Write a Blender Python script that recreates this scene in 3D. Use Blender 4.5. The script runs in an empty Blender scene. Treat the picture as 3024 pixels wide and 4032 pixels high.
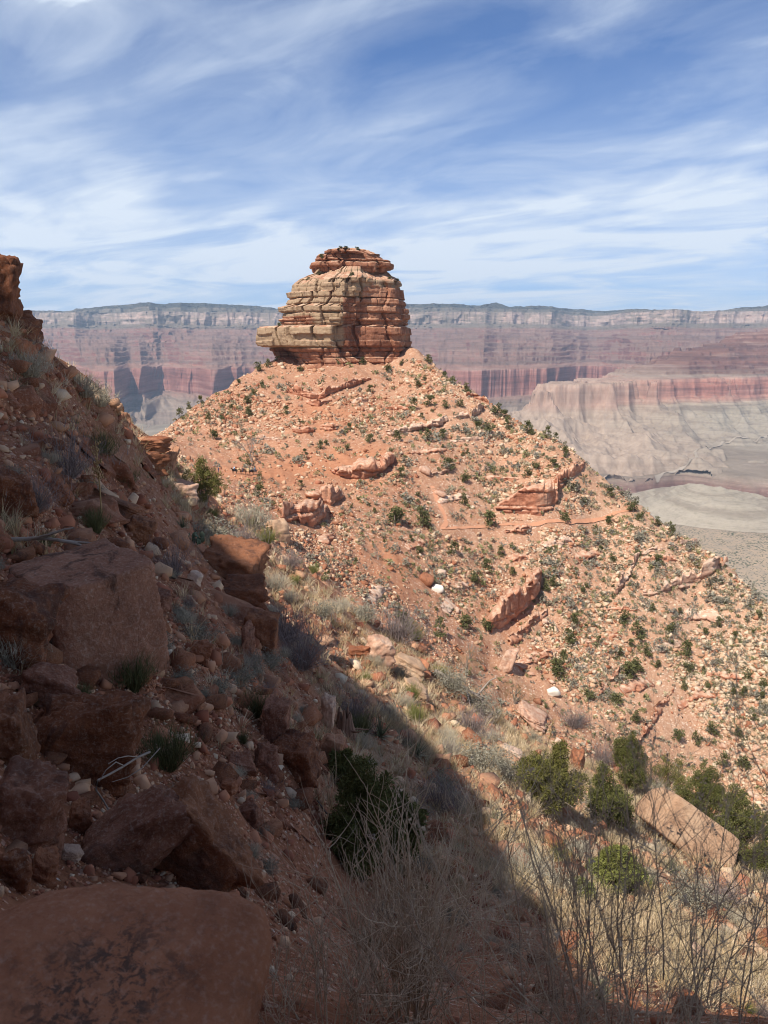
import bpy, bmesh, math, random
import numpy as np
from mathutils import Vector, Matrix, Euler

R = math.radians
C = bpy.context.scene.collection
SC = bpy.context.scene

# ------------------------------------------------------------------ camera
PITCH = R(12.1)
cam_d = bpy.data.cameras.new('camera')
cam = bpy.data.objects.new('camera', cam_d)
C.objects.link(cam)
cam_d.sensor_fit = 'HORIZONTAL'
cam_d.sensor_width = 26.0
cam_d.lens = 26.0
cam_d.clip_start = 0.05
cam_d.clip_end = 60000.0
cam.location = (0, 0, 0)
cam.rotation_euler = (math.pi / 2 - PITCH, 0, 0)
cam_d.dof.use_dof = True
cam_d.dof.focus_distance = 60.0
cam_d.dof.aperture_fstop = 8.0
SC.camera = cam

# ------------------------------------------------------------------ light
SUN_EL, SUN_PHI = R(52), R(37)           # elevation; degrees to the left of straight behind the camera
SUN = np.array([-math.sin(SUN_PHI) * math.cos(SUN_EL), -math.cos(SUN_PHI) * math.cos(SUN_EL), math.sin(SUN_EL)])
sun_d = bpy.data.lights.new('sun', 'SUN')
sun_d.energy = 5.0
sun_d.angle = R(0.53)
sun_d.color = (1.0, 0.95, 0.87)
sun = bpy.data.objects.new('sun', sun_d)
C.objects.link(sun)
sun.location = (0, 0, 300)
sun.rotation_euler = Vector(SUN).to_track_quat('Z', 'Y').to_euler()

SC.view_settings.view_transform = 'Standard'
SC.view_settings.look = 'None'
SC.view_settings.exposure = 0.4
SC.view_settings.gamma = 1.0
SC.render.engine = 'CYCLES'
SC.cycles.max_bounces = 6
SC.cycles.diffuse_bounces = 3
SC.cycles.volume_bounces = 0
SC.cycles.use_denoising = True
SC.cycles.filter_width = 1.0
SC.cycles.use_adaptive_sampling = True


def node_tree(nt):
    """tiny helper to write node graphs"""
    class N:
        def __call__(self, typ, **kw):
            n = nt.nodes.new(typ)
            ins = kw.pop('i', {})
            for k, v in kw.items():
                setattr(n, k, v)
            for k, v in ins.items():
                s = n.inputs[k]
                if isinstance(v, bpy.types.NodeSocket):
                    nt.links.new(v, s)
                else:
                    s.default_value = v
            return n

        def math(self, op, a, b=None, c=None, clamp=False):
            n = nt.nodes.new('ShaderNodeMath')
            n.operation = op
            n.use_clamp = clamp
            for k, v in enumerate((a, b, c)):
                if v is None:
                    continue
                if isinstance(v, bpy.types.NodeSocket):
                    nt.links.new(v, n.inputs[k])
                else:
                    n.inputs[k].default_value = v
            return n.outputs[0]

        def mix(self, f, a, b, mode='MIX'):
            n = nt.nodes.new('ShaderNodeMix')
            n.data_type = 'RGBA'
            n.blend_type = mode
            n.clamp_factor = True
            for k, v in ((0, f), (6, a), (7, b)):
                if isinstance(v, bpy.types.NodeSocket):
                    nt.links.new(v, n.inputs[k])
                elif k == 0:
                    n.inputs[k].default_value = v
                else:
                    n.inputs[k].default_value = (*v, 1) if len(v) == 3 else v
            return n.outputs[2]

        def ramp(self, f, stops, interp='LINEAR'):
            n = nt.nodes.new('ShaderNodeValToRGB')
            cr = n.color_ramp
            cr.interpolation = interp
            while len(cr.elements) < len(stops):
                cr.elements.new(0.5)
            for e, (p, c) in zip(cr.elements, stops):
                e.position = p
                if isinstance(c, (int, float)):
                    c = (c, c, c)
                e.color = (*c, 1)
            nt.links.new(f, n.inputs[0])
            return n.outputs[0]

        def noise(self, vec, scale, detail=4, rough=0.55, dist=0.0, typ=None):
            n = nt.nodes.new('ShaderNodeTexNoise')
            if typ:
                n.noise_type = typ
            n.inputs['Scale'].default_value = scale
            n.inputs['Detail'].default_value = detail
            n.inputs['Roughness'].default_value = rough
            n.inputs['Distortion'].default_value = dist
            if vec is not None:
                nt.links.new(vec, n.inputs['Vector'])
            return n.outputs[0]

        def voro(self, vec, scale, feature='F1', out=0, rnd=1.0):
            n = nt.nodes.new('ShaderNodeTexVoronoi')
            n.feature = feature
            n.inputs['Scale'].default_value = scale
            n.inputs['Randomness'].default_value = rnd
            if vec is not None:
                nt.links.new(vec, n.inputs['Vector'])
            return n.outputs[out]

        def scale3(self, vec, s):
            n = nt.nodes.new('ShaderNodeVectorMath')
            n.operation = 'MULTIPLY'
            nt.links.new(vec, n.inputs[0])
            n.inputs[1].default_value = s
            return n.outputs[0]

        def link(self, a, b):
            nt.links.new(a, b)
    return N()


# ------------------------------------------------------------------ sky with cirrus
world = bpy.data.worlds.new('World')
SC.world = world
world.use_nodes = True
wt = world.node_tree
wt.nodes.clear()
g = node_tree(wt)
sky = g('ShaderNodeTexSky', sky_type='NISHITA', sun_disc=False, sun_elevation=SUN_EL,
        sun_rotation=math.atan2(SUN[0], SUN[1]), altitude=1850.0, air_density=1.0, dust_density=0.25, ozone_density=2.2)
co = g('ShaderNodeTexCoord').outputs['Generated']
sep = g('ShaderNodeSeparateXYZ', i={0: co})
zc = g.math('MAXIMUM', sep.outputs[2], 0.0)
den = g.math('ADD', zc, 0.10)
px = g.math('DIVIDE', sep.outputs[0], den)
py = g.math('DIVIDE', sep.outputs[1], den)
pv = g('ShaderNodeCombineXYZ', i={0: px, 1: py, 2: 0.0}).outputs[0]
mp = g('ShaderNodeMapping', vector_type='TEXTURE', i={0: pv, 'Rotation': (0, 0, R(-33)), 'Scale': (1.6, 1.0, 1), 'Location': (3.3, 1.7, 0)}).outputs[0]
mp2 = g('ShaderNodeMapping', vector_type='TEXTURE', i={0: pv, 'Rotation': (0, 0, R(-42)), 'Scale': (1.55, 0.62, 1), 'Location': (7.1, -2.2, 0)}).outputs[0]
big = g.noise(mp, 0.75, 3, 0.5, 0.8)
mid = g.noise(mp, 1.5, 7, 0.55, 1.4)
fil = g.noise(mp2, 2.4, 8, 0.58, 1.2)
cov = g.math('ADD', g.math('MULTIPLY', big, 0.85), g.math('ADD', g.math('MULTIPLY', mid, 0.56), g.math('MULTIPLY', fil, 0.26)))
cl = g.ramp(cov, [(0.67, 0.0), (0.80, 0.13), (0.97, 0.50), (1.12, 0.85)])
veil = g.ramp(zc, [(0.0, 0.74), (0.10, 0.64), (0.20, 0.40), (0.32, 0.13), (0.7, 0.06)])
cf = g.math('ADD', cl, g.math('MULTIPLY', veil, g.math('ADD', g.math('MULTIPLY', mid, 1.1), 0.35)), clamp=True)
sk2 = g.mix(1.0, sky.outputs[0], (0.20, 0.90, 1.66), 'MULTIPLY')
skc = g.mix(cf, sk2, (11.6, 12.9, 14.6))
bg = g('ShaderNodeBackground', i={0: skc, 1: 0.052})
wo = g('ShaderNodeOutputWorld', i={0: bg.outputs[0]})


# ------------------------------------------------------------------ helpers: pixels of the 768 x 1024 frame and rays
CP, SP = math.cos(PITCH), math.sin(PITCH)


def ray(u, v):
    k = (512.0 - v) / 768.0
    return np.array([(u - 384.0) / 768.0, CP + k * SP, -SP + k * CP])


def at_y(u, v, y):
    d = ray(u, v)
    return d * (y / d[1])


def polar(u, v):
    """azimuth and tangent of the elevation of a pixel"""
    d = ray(u, v)
    return math.atan2(d[0], d[1]), d[2] / math.hypot(d[0], d[1])


# ------------------------------------------------------------------ helpers: numpy noise
def _hash(ix, iy, iz, seed):
    h = (ix.astype(np.uint32) * np.uint32(374761393) + iy.astype(np.uint32) * np.uint32(668265263)
         + iz.astype(np.uint32) * np.uint32(2147483647) + np.uint32((seed * 974711 + 12345) & 0xffffffff))
    h = (h ^ (h >> np.uint32(13))) * np.uint32(1274126177)
    h = (h ^ (h >> np.uint32(16))) * np.uint32(2246822519)
    return (h ^ (h >> np.uint32(15))).astype(np.float32) / np.float32(4294967295.0)


def vnoise(x, y, z=None, seed=0):
    """value noise in -1..1"""
    x = np.asarray(x, np.float64); y = np.asarray(y, np.float64)
    x, y = np.broadcast_arrays(x, y)
    xf, yf = np.floor(x), np.floor(y)
    ix, iy = xf.astype(np.int64), yf.astype(np.int64)
    fx, fy = (x - xf).astype(np.float32), (y - yf).astype(np.float32)
    fx = fx * fx * fx * (fx * (fx * 6 - 15) + 10); fy = fy * fy * fy * (fy * (fy * 6 - 15) + 10)
    if z is None:
        zz = np.zeros_like(ix)
        a = _hash(ix, iy, zz, seed); b = _hash(ix + 1, iy, zz, seed)
        c = _hash(ix, iy + 1, zz, seed); d = _hash(ix + 1, iy + 1, zz, seed)
        return ((a + (b - a) * fx) * (1 - fy) + (c + (d - c) * fx) * fy) * 2 - 1
    z = np.broadcast_to(np.asarray(z, np.float64), x.shape)
    zf = np.floor(z); iz = zf.astype(np.int64); fz = (z - zf).astype(np.float32)
    fz = fz * fz * fz * (fz * (fz * 6 - 15) + 10)
    out = 0
    for dz in (0, 1):
        a = _hash(ix, iy, iz + dz, seed); b = _hash(ix + 1, iy, iz + dz, seed)
        c = _hash(ix, iy + 1, iz + dz, seed); d = _hash(ix + 1, iy + 1, iz + dz, seed)
        p = (a + (b - a) * fx) * (1 - fy) + (c + (d - c) * fx) * fy
        out = out + p * (fz if dz else 1 - fz)
    return out * 2 - 1


def fbm(x, y, z=None, octv=4, seed=0, gain=0.5, ridged=False):
    s, a, n, f = 0, 1.0, 0, 1.0
    for o in range(octv):
        v = vnoise(np.asarray(x) * f + 13.7 * o, np.asarray(y) * f - 7.3 * o, None if z is None else np.asarray(z) * f + 3.1 * o, seed + o)
        if ridged:
            v = 1 - 2 * np.abs(v)
        s = s + a * v; n += a; a *= gain; f *= 2.03
    return s / n


def cells1(s, seed=0):
    """1-D cell noise: (value of the cell in -1..1, distance to the nearest cell border in cells)"""
    s = np.asarray(s, np.float64)
    j = np.floor(s).astype(np.int64)
    zz = np.zeros_like(j)
    def border(k):
        return k + 0.7 * (_hash(k, zz, zz, seed) - 0.5)
    b0, b1 = border(j), border(j + 1)
    cell = np.where(s < b0, j - 1, np.where(s >= b1, j + 1, j))
    lo = border(cell); hi = border(cell + 1)
    return _hash(cell, zz + 7, zz, seed) * 2 - 1, np.minimum(s - lo, hi - s)


def sstep(a, b, x):
    t = np.clip((np.asarray(x, float) - a) / (b - a), 0, 1)
    return t * t * (3 - 2 * t)


# ------------------------------------------------------------------ helpers: meshes and objects
def mesh_np(name, V, F, smooth=False, attr=None):
    me = bpy.data.meshes.new(name)
    V = np.asarray(V, np.float32)
    F = np.asarray(F, np.int32)
    n, k = F.shape
    me.vertices.add(len(V)); me.vertices.foreach_set('co', V.ravel())
    me.loops.add(n * k); me.loops.foreach_set('vertex_index', F.ravel())
    me.polygons.add(n); me.polygons.foreach_set('loop_start', np.arange(0, n * k, k, dtype=np.int32))
    if smooth:
        me.polygons.foreach_set('use_smooth', np.ones(n, bool))
    if attr is not None:
        for an, av in attr.items():
            av = np.asarray(av, np.float32)
            a = me.attributes.new(an, 'FLOAT_COLOR', 'POINT')
            c = np.ones((len(V), 4), np.float32); c[:, :av.shape[1]] = av
            a.data.foreach_set('color', c.ravel())
    me.update(calc_edges=True)
    return me


def link(name, me, mat, parent=None, loc=None, rot=None, scl=None):
    o = bpy.data.objects.new(name, me)
    C.objects.link(o)
    if mat is not None and len(me.materials) == 0:
        me.materials.append(mat)
    if parent is not None:
        o.parent = parent
    if loc is not None:
        o.location = [float(q) for q in loc]
    if rot is not None:
        o.rotation_euler = [float(q) for q in rot]
    if scl is not None:
        o.scale = [float(q) for q in scl]
    return o


def tag(o, label=None, cat=None, group=None, kind=None):
    for k, v in (('label', label), ('category', cat), ('group', group), ('kind', kind)):
        if v:
            o[k] = v
    return o


def empty(name, loc, rot=(0, 0, 0)):
    o = bpy.data.objects.new(name, None)
    C.objects.link(o)
    o.location = [float(q) for q in loc]; o.rotation_euler = [float(q) for q in rot]
    o.empty_display_size = 0.2
    return o


def copy_tree(o, loc, rz=0.0, s=1.0, label=None, group=None, tilt=(0, 0)):
    c = o.copy(); C.objects.link(c)
    c.location = [float(q) for q in loc]
    c.rotation_euler = (tilt[0], tilt[1], float(rz))
    c.scale = (s, s, s) if isinstance(s, (int, float)) else s
    if label: c['label'] = label
    if group: c['group'] = group
    for ch in list(o.children):
        d = ch.copy(); C.objects.link(d); d.parent = c
        for gch in list(ch.children):
            e = gch.copy(); C.objects.link(e); e.parent = d
    return c


def grid_faces(nr, nc, wrap=False):
    i = np.arange(nr - 1)[:, None] * nc
    m = nc if wrap else nc - 1
    j = np.arange(m)[None, :]
    j2 = (j + 1) % nc
    return np.stack([i + j, i + j2, i + nc + j2, i + nc + j], -1).reshape(-1, 4)


# ------------------------------------------------------------------ materials
def new_mat(name):
    m = bpy.data.materials.new(name)
    m.use_nodes = True
    nt = m.node_tree
    nt.nodes.clear()
    h = node_tree(nt)
    out = h('ShaderNodeOutputMaterial')
    b = h('ShaderNodeBsdfPrincipled', i={'Roughness': 0.9, 'Specular IOR Level': 0.15})
    h.link(b.outputs[0], out.inputs[0])
    return m, h, b


def bump(h, b, height, strength, dist):
    n = h('ShaderNodeBump', i={'Strength': strength, 'Distance': dist, 'Height': height})
    h.link(n.outputs[0], b.inputs['Normal'])


def plain(name, col, rough=0.9, var=0.25, scale=8.0):
    m, h, b = new_mat(name)
    p = h('ShaderNodeTexCoord').outputs['Object']
    n = h.noise(p, scale, 4, 0.6)
    lo = tuple(c * (1 - var) for c in col); hi = tuple(min(1, c * (1 + var)) for c in col)
    h.link(h.mix(n, lo, hi), b.inputs['Base Color'])
    b.inputs['Roughness'].default_value = rough
    return m


# ------------------------------------------------------------------ terrain: near slope, saddle ridge, bench (one sheet)
PTS = []                                    # azimuth, ln distance, tangent of elevation


def cp(u, v, r):
    a, t = polar(u, v)
    PTS.append((a, math.log(r), t))


def cz(deg, r, z):
    PTS.append((R(deg), math.log(r), z / r))


for a in (-100, -70, -45, -25, 0, 25, 45, 62):
    cz(a, 0.4, -1.75); cz(a, 0.9, -1.7)
cp(0, 1024, 1.9); cp(150, 1024, 2.0); cp(300, 1024, 2.2); cp(420, 1024, 2.9); cp(500, 1024, 3.6); cp(600, 1024, 5.5)
cp(700, 1024, 8.5); cp(768, 1024, 11)
cp(0, 890, 3.6); cp(120, 890, 4.2); cp(230, 890, 5.2); cp(300, 890, 7.0); cp(365, 880, 11); cp(450, 890, 12); cp(530, 900, 14)
cp(610, 900, 18); cp(690, 900, 24); cp(768, 930, 25)
cp(0, 790, 5.0); cp(100, 780, 6.0); cp(200, 780, 7.6); cp(300, 780, 11.5); cp(380, 780, 17); cp(470, 785, 22); cp(560, 800, 30)
cp(640, 840, 32); cp(720, 870, 33)
cp(0, 690, 6.6); cp(100, 690, 8.3); cp(200, 690, 11); cp(300, 700, 17); cp(390, 700, 27); cp(450, 720, 32)
cp(0, 600, 8.8); cp(100, 590, 11); cp(200, 600, 17); cp(270, 620, 24); cp(340, 650, 31)
cp(0, 500, 12.5); cp(100, 500, 18); cp(170, 520, 25); cp(230, 560, 33)
cp(0, 400, 17.5); cp(50, 420, 21); cp(100, 430, 26); cp(150, 470, 34); cp(190, 500, 40)
# crest of the near slope
for u, v, r in ((0, 338, 22), (30, 345, 24), (60, 362, 26), (90, 378, 30), (112, 402, 33), (132, 440, 37), (160, 455, 41), (195, 482, 46),
                (228, 518, 47), (260, 548, 44), (290, 572, 42), (330, 598, 41), (380, 632, 41), (425, 660, 42), (475, 700, 44),
                (540, 742, 46), (600, 775, 45), (650, 800, 43), (710, 830, 41), (768, 862, 42), (840, 900, 43)):
    cp(u, v, r)
cp(0, 356, 30); cp(-70, 350, 22); cp(40, 372, 32)
# the dip behind it
for u, v, r in ((0, 420, 60), (90, 460, 70), (160, 520, 85), (228, 545, 85), (290, 600, 85), (380, 665, 85), (475, 735, 85),
                (600, 800, 90), (710, 850, 95), (768, 885, 95), (860, 930, 95)):
    cp(u, v, r)
# saddle and the ridge flank that faces the camera
for u, v, r in ((60, 470, 240), (130, 462, 230), (165, 458, 240), (0, 500, 240),
                (200, 478, 230), (200, 440, 300), (235, 500, 185), (240, 474, 250), (300, 474, 255), (300, 525, 205), (300, 555, 180),
                (240, 415, 330), (300, 440, 290), (300, 400, 340), (300, 376, 378),
                (400, 622, 180), (400, 560, 212), (400, 520, 236), (400, 471, 264), (400, 430, 302), (400, 400, 338), (400, 375, 382),
                (500, 700, 182), (500, 640, 208), (500, 580, 236), (500, 520, 263), (500, 460, 300),
                (600, 755, 178), (600, 680, 210), (600, 600, 246), (600, 530, 281),
                (700, 800, 185), (700, 740, 208), (700, 660, 238), (700, 600, 263),
                (768, 840, 185), (768, 760, 208), (768, 680, 236), (860, 760, 215)):
    cp(u, v, r)
# skyline of the ridge
for u, v, r in ((165, 433, 310), (200, 405, 345), (235, 384, 372), (270, 366, 392), (310, 362, 398), (350, 358, 400), (412, 352, 396), (440, 372, 372), (470, 392, 352), (500, 408, 338),
                (540, 434, 322), (575, 456, 308), (605, 485, 302), (635, 508, 294), (680, 535, 288), (722, 562, 282), (768, 605, 274), (850, 665, 262)):
    cp(u, v, r)
# behind the butte and behind the skyline
cp(330, 362, 440); cp(270, 380, 450); cp(412, 372, 450)
for a, r, z in ((-30, 330, -75), (-22, 400, -100), (-12, 480, -90), (-4, 520, -90), (4, 500, -110), (10, 420, -110), (16, 380, -120), (22, 360, -135), (28, 340, -150), (38, 330, -165)):
    cz(a, r, z)
for a in (-40, -25, -10, 5, 18, 30, 45):
    cz(a, 650, -265); cz(a, 900, -285 - 4 * (a < 10)); cz(a, 1320, -279 if a > 8 else -330)
    cz(a, 1800, -560)
# the hillside that climbs to the left of the trail
for a, r, z in ((-33, 4, -2.1), (-33, 9, -1.9), (-33, 16, -0.9), (-33, 24, -0.6), (-33, 34, -3), (-33, 60, -14), (-50, 5, -1.3), (-50, 12, 2.0), (-50, 25, 8), (-50, 45, 12),
                (-75, 5, -.6), (-75, 12, 4), (-75, 25, 13), (-75, 45, 22), (-100, 5, -.4), (-100, 12, 4), (-100, 25, 14), (-100, 45, 23),
                (-50, 90, 5), (-75, 100, 20), (-100, 100, 30), (-60, 300, -120), (-100, 300, -60), (-60, 900, -300), (-100, 900, -300)):
    cz(a, r, z)
for a, r, z in ((40, 5, -4.4), (40, 12, -10.5), (40, 40, -27), (62, 5, -4), (62, 15, -12), (62, 45, -32), (62, 95, -72), (62, 190, -110), (62, 300, -150), (62, 700, -270), (62, 1300, -290)):
    cz(a, r, z)

P = np.array(PTS)
KA = 2.6


def tps_fit(P, lam=2e-4):
    X = np.stack([P[:, 0] * KA, P[:, 1]], 1)
    d = np.linalg.norm(X[:, None] - X[None], axis=2)
    K = np.where(d > 0, d * d * np.log(d + 1e-9), 0) + lam * np.eye(len(X))
    Q = np.c_[np.ones(len(X)), X]
    M = np.block([[K, Q], [Q.T, np.zeros((3, 3))]])
    w = np.linalg.solve(M, np.r_[P[:, 2], 0, 0, 0])

    def f(a, s):
        out = w[-3] + w[-2] * a * KA + w[-1] * s
        for (xa, xs), ww in zip(X, w[:-3]):
            q = (a * KA - xa) ** 2 + (s - xs) ** 2
            out = out + ww * 0.5 * q * np.log(q + 1e-18)
        return out
    return f


GA = np.concatenate([np.linspace(R(-100), R(-33), 70, endpoint=False), np.linspace(R(-33), R(33), 820), np.linspace(R(33), R(62), 41)[1:]])
GS = np.linspace(math.log(0.4), math.log(1800), 1080)


def build_heights():
    f = tps_fit(P)
    ca = np.linspace(GA[0], GA[-1], 260); cs = np.linspace(GS[0], GS[-1], 300)
    T = f(ca[:, None], cs[None, :])
    # smooth bilinear (cubic would be overkill) up to the full grid
    ia = np.clip((GA - ca[0]) / (ca[1] - ca[0]), 0, len(ca) - 1.001); js = np.clip((GS - cs[0]) / (cs[1] - cs[0]), 0, len(cs) - 1.001)

    def cub(M, t, axis):
        i = np.floor(t).astype(int); x = t - i
        def g_(k):
            return np.take(M, np.clip(i + k, 0, M.shape[axis] - 1), axis)
        sh = [1, 1]; sh[axis] = -1
        x = x.reshape(sh)
        p0, p1, p2, p3 = g_(-1), g_(0), g_(1), g_(2)
        return p1 + 0.5 * x * (p2 - p0 + x * (2 * p0 - 5 * p1 + 4 * p2 - p3 + x * (3 * (p1 - p2) + p3 - p0)))
    T = cub(cub(T, ia, 0), js, 1)
    r = np.exp(GS)[None, :]
    Z = T * r
    X = np.sin(GA)[:, None] * r; Y = np.cos(GA)[:, None] * r
    rr = np.broadcast_to(r, Z.shape)
    far = sstep(70, 130, rr) * (1 - sstep(600, 900, rr))
    Z0 = Z.copy()
    # gullies and swells down the far flank, little benches along its strata
    Z = Z + far * (1.5 * fbm(X / 38, Y / 38, octv=3, seed=3) + 1.0 * fbm((X + 0.4 * Y) / 9, Y / 14, octv=4, seed=11, ridged=True))
    per = 5.2
    q = (Z + 0.02 * X + 2.0 * fbm(X / 60, Y / 60, octv=2, seed=5)) / per
    fr = q - np.floor(q)
    st = (sstep(0.25, 0.75, fr) - fr) * per
    Z = Z + far * st * np.clip(0.12 + 0.9 * fbm(X / 33, Y / 33, octv=3, seed=8), 0.0, 0.7)
    Z = Z + sstep(18, 40, rr) * (1 - sstep(900, 1300, rr)) * 0.34 * fbm(X / 3.6, Y / 3.6, octv=3, seed=21)
    Z = Z + sstep(3, 9, rr) * 0.20 * fbm(X / 1.9, Y / 1.9, octv=4, seed=31)
    Z = Z + sstep(1.2, 3, rr) * (1 - sstep(30, 80, rr)) * 0.05 * fbm(X / 0.42, Y / 0.42, octv=4, seed=41)
    # stony steps on the shaded near slope
    near = sstep(5, 9, rr) * (1 - sstep(36, 48, rr))
    q = (Z + 0.10 * X + 0.6 * fbm(X / 6, Y / 6, octv=2, seed=51)) / 1.35
    fr = q - np.floor(q)
    Z = Z + near * (sstep(0.3, 0.7, fr) - fr) * 1.35 * np.clip(0.25 + 0.7 * fbm(X / 7, Y / 7, octv=2, seed=52), 0, 0.6)
    bench = sstep(700, 900, rr)
    Z = Z + bench * 8 * fbm(X / 160, Y / 160, octv=3, seed=61)
    return X, Y, Z


GX, GY, GZ = build_heights()
GR = np.exp(GS)
GT = GZ / GR[None, :]


def _ai(a):
    i = np.searchsorted(GA, a) - 1
    i = np.clip(i, 0, len(GA) - 2)
    return i, np.clip((a - GA[i]) / (GA[i + 1] - GA[i]), 0, 1)


def height(x, y):
    x = np.asarray(x, float); y = np.asarray(y, float)
    i, f = _ai(np.arctan2(x, y))
    s = np.clip((np.log(np.hypot(x, y) + 1e-9) - GS[0]) / (GS[1] - GS[0]), 0, len(GS) - 1.001)
    j = s.astype(int); h = s - j
    return (GZ[i, j] * (1 - f) + GZ[i + 1, j] * f) * (1 - h) + (GZ[i, j + 1] * (1 - f) + GZ[i + 1, j + 1] * f) * h


def normal_at(x, y, e=None):
    e = 0.02 * np.hypot(x, y) + 0.1 if e is None else e
    dx = (height(x + e, y) - height(x - e, y)) / (2 * e)
    dy = (height(x, y + e) - height(x, y - e)) / (2 * e)
    n = np.stack([-dx, -dy, np.ones_like(dx)], -1)
    return n / np.linalg.norm(n, axis=-1, keepdims=True)


def hit(u, v, rmin=0.9, rmax=1700):
    """the first point where the ray of a pixel meets the terrain"""
    a, t = polar(u, v)
    i, f = _ai(a)
    col = GT[i] * (1 - f) + GT[i + 1] * f
    ok = (col >= t) & (GR > rmin) & (GR < rmax)
    if not ok.any():
        return None
    j = int(np.argmax(ok))
    t0, t1 = col[j - 1], col[j]
    w = 0 if t1 == t0 else np.clip((t - t0) / (t1 - t0), 0, 1)
    r = math.exp(GS[j - 1] + (GS[j] - GS[j - 1]) * w)
    return np.array([r * math.sin(a), r * math.cos(a), r * t])


VIS = GT >= np.maximum.accumulate(GT, axis=1) - 1e-6        # vertices the photograph's viewpoint can see


def blob(px, R0):
    """soft mask round a list of world points"""
    m = np.zeros(GX.shape)
    for p in px:
        if p is None: continue
        d2 = (GX - p[0]) ** 2 + (GY - p[1]) ** 2
        m = np.maximum(m, np.exp(-d2 / (R0 * R0)))
    return m


def poly_pts(pix, step=2.0, **kw):
    """a polyline of pixels laid on the terrain and resampled in metres"""
    pts = [hit(*p, **kw) for p in pix]
    pts = [p for p in pts if p is not None]
    out = []
    for a, b in zip(pts[:-1], pts[1:]):
        n = max(1, int(np.linalg.norm(b[:2] - a[:2]) / step))
        for k in range(n):
            out.append(a + (b - a) * k / n)
    out.append(pts[-1])
    return np.array(out)


# what the ground carries: r = bare red soil, g = dry grass, b = pale rubble
def ground_masks():
    rr = np.hypot(GX, GY)
    n1 = fbm(GX / 22, GY / 22, octv=4, seed=71); n2 = fbm(GX / 5, GY / 5, octv=4, seed=72)
    soil = 0.9 * blob([hit(280, 473), hit(300, 470), hit(322, 468), hit(262, 476), hit(345, 463)], 15)
    soil = np.maximum(soil, 0.8 * blob([hit(330, 425), hit(318, 410), hit(345, 412), hit(372, 452)], 9))
    soil = np.maximum(soil, 0.7 * blob([hit(400, 588), hit(382, 575), hit(395, 560)], 7))
    far = sstep(90, 140, rr) * (1 - sstep(560, 700, rr))
    soil = np.clip(soil + far * 0.5 * np.clip(n1 + 0.1, 0, 1), 0, 1)
    right = sstep(-40, 130, GX + 0.10 * (GY - 250))
    pale = far * np.clip(0.05 + 0.75 * right + 0.45 * n1 + 0.2 * n2, 0, 1) * (1 - soil)
    grass = (1 - sstep(55, 75, rr)) * sstep(9, 16, rr) * np.clip(0.0 + 0.7 * n2 + 0.7 * sstep(-6, 4, GX - 0.05 * GY), 0, 1)
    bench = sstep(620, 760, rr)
    return np.stack([soil, grass, pale], -1).reshape(-1, 3), np.stack([bench, 1 - sstep(45, 75, rr), bench * 0], -1).reshape(-1, 3)


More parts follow.
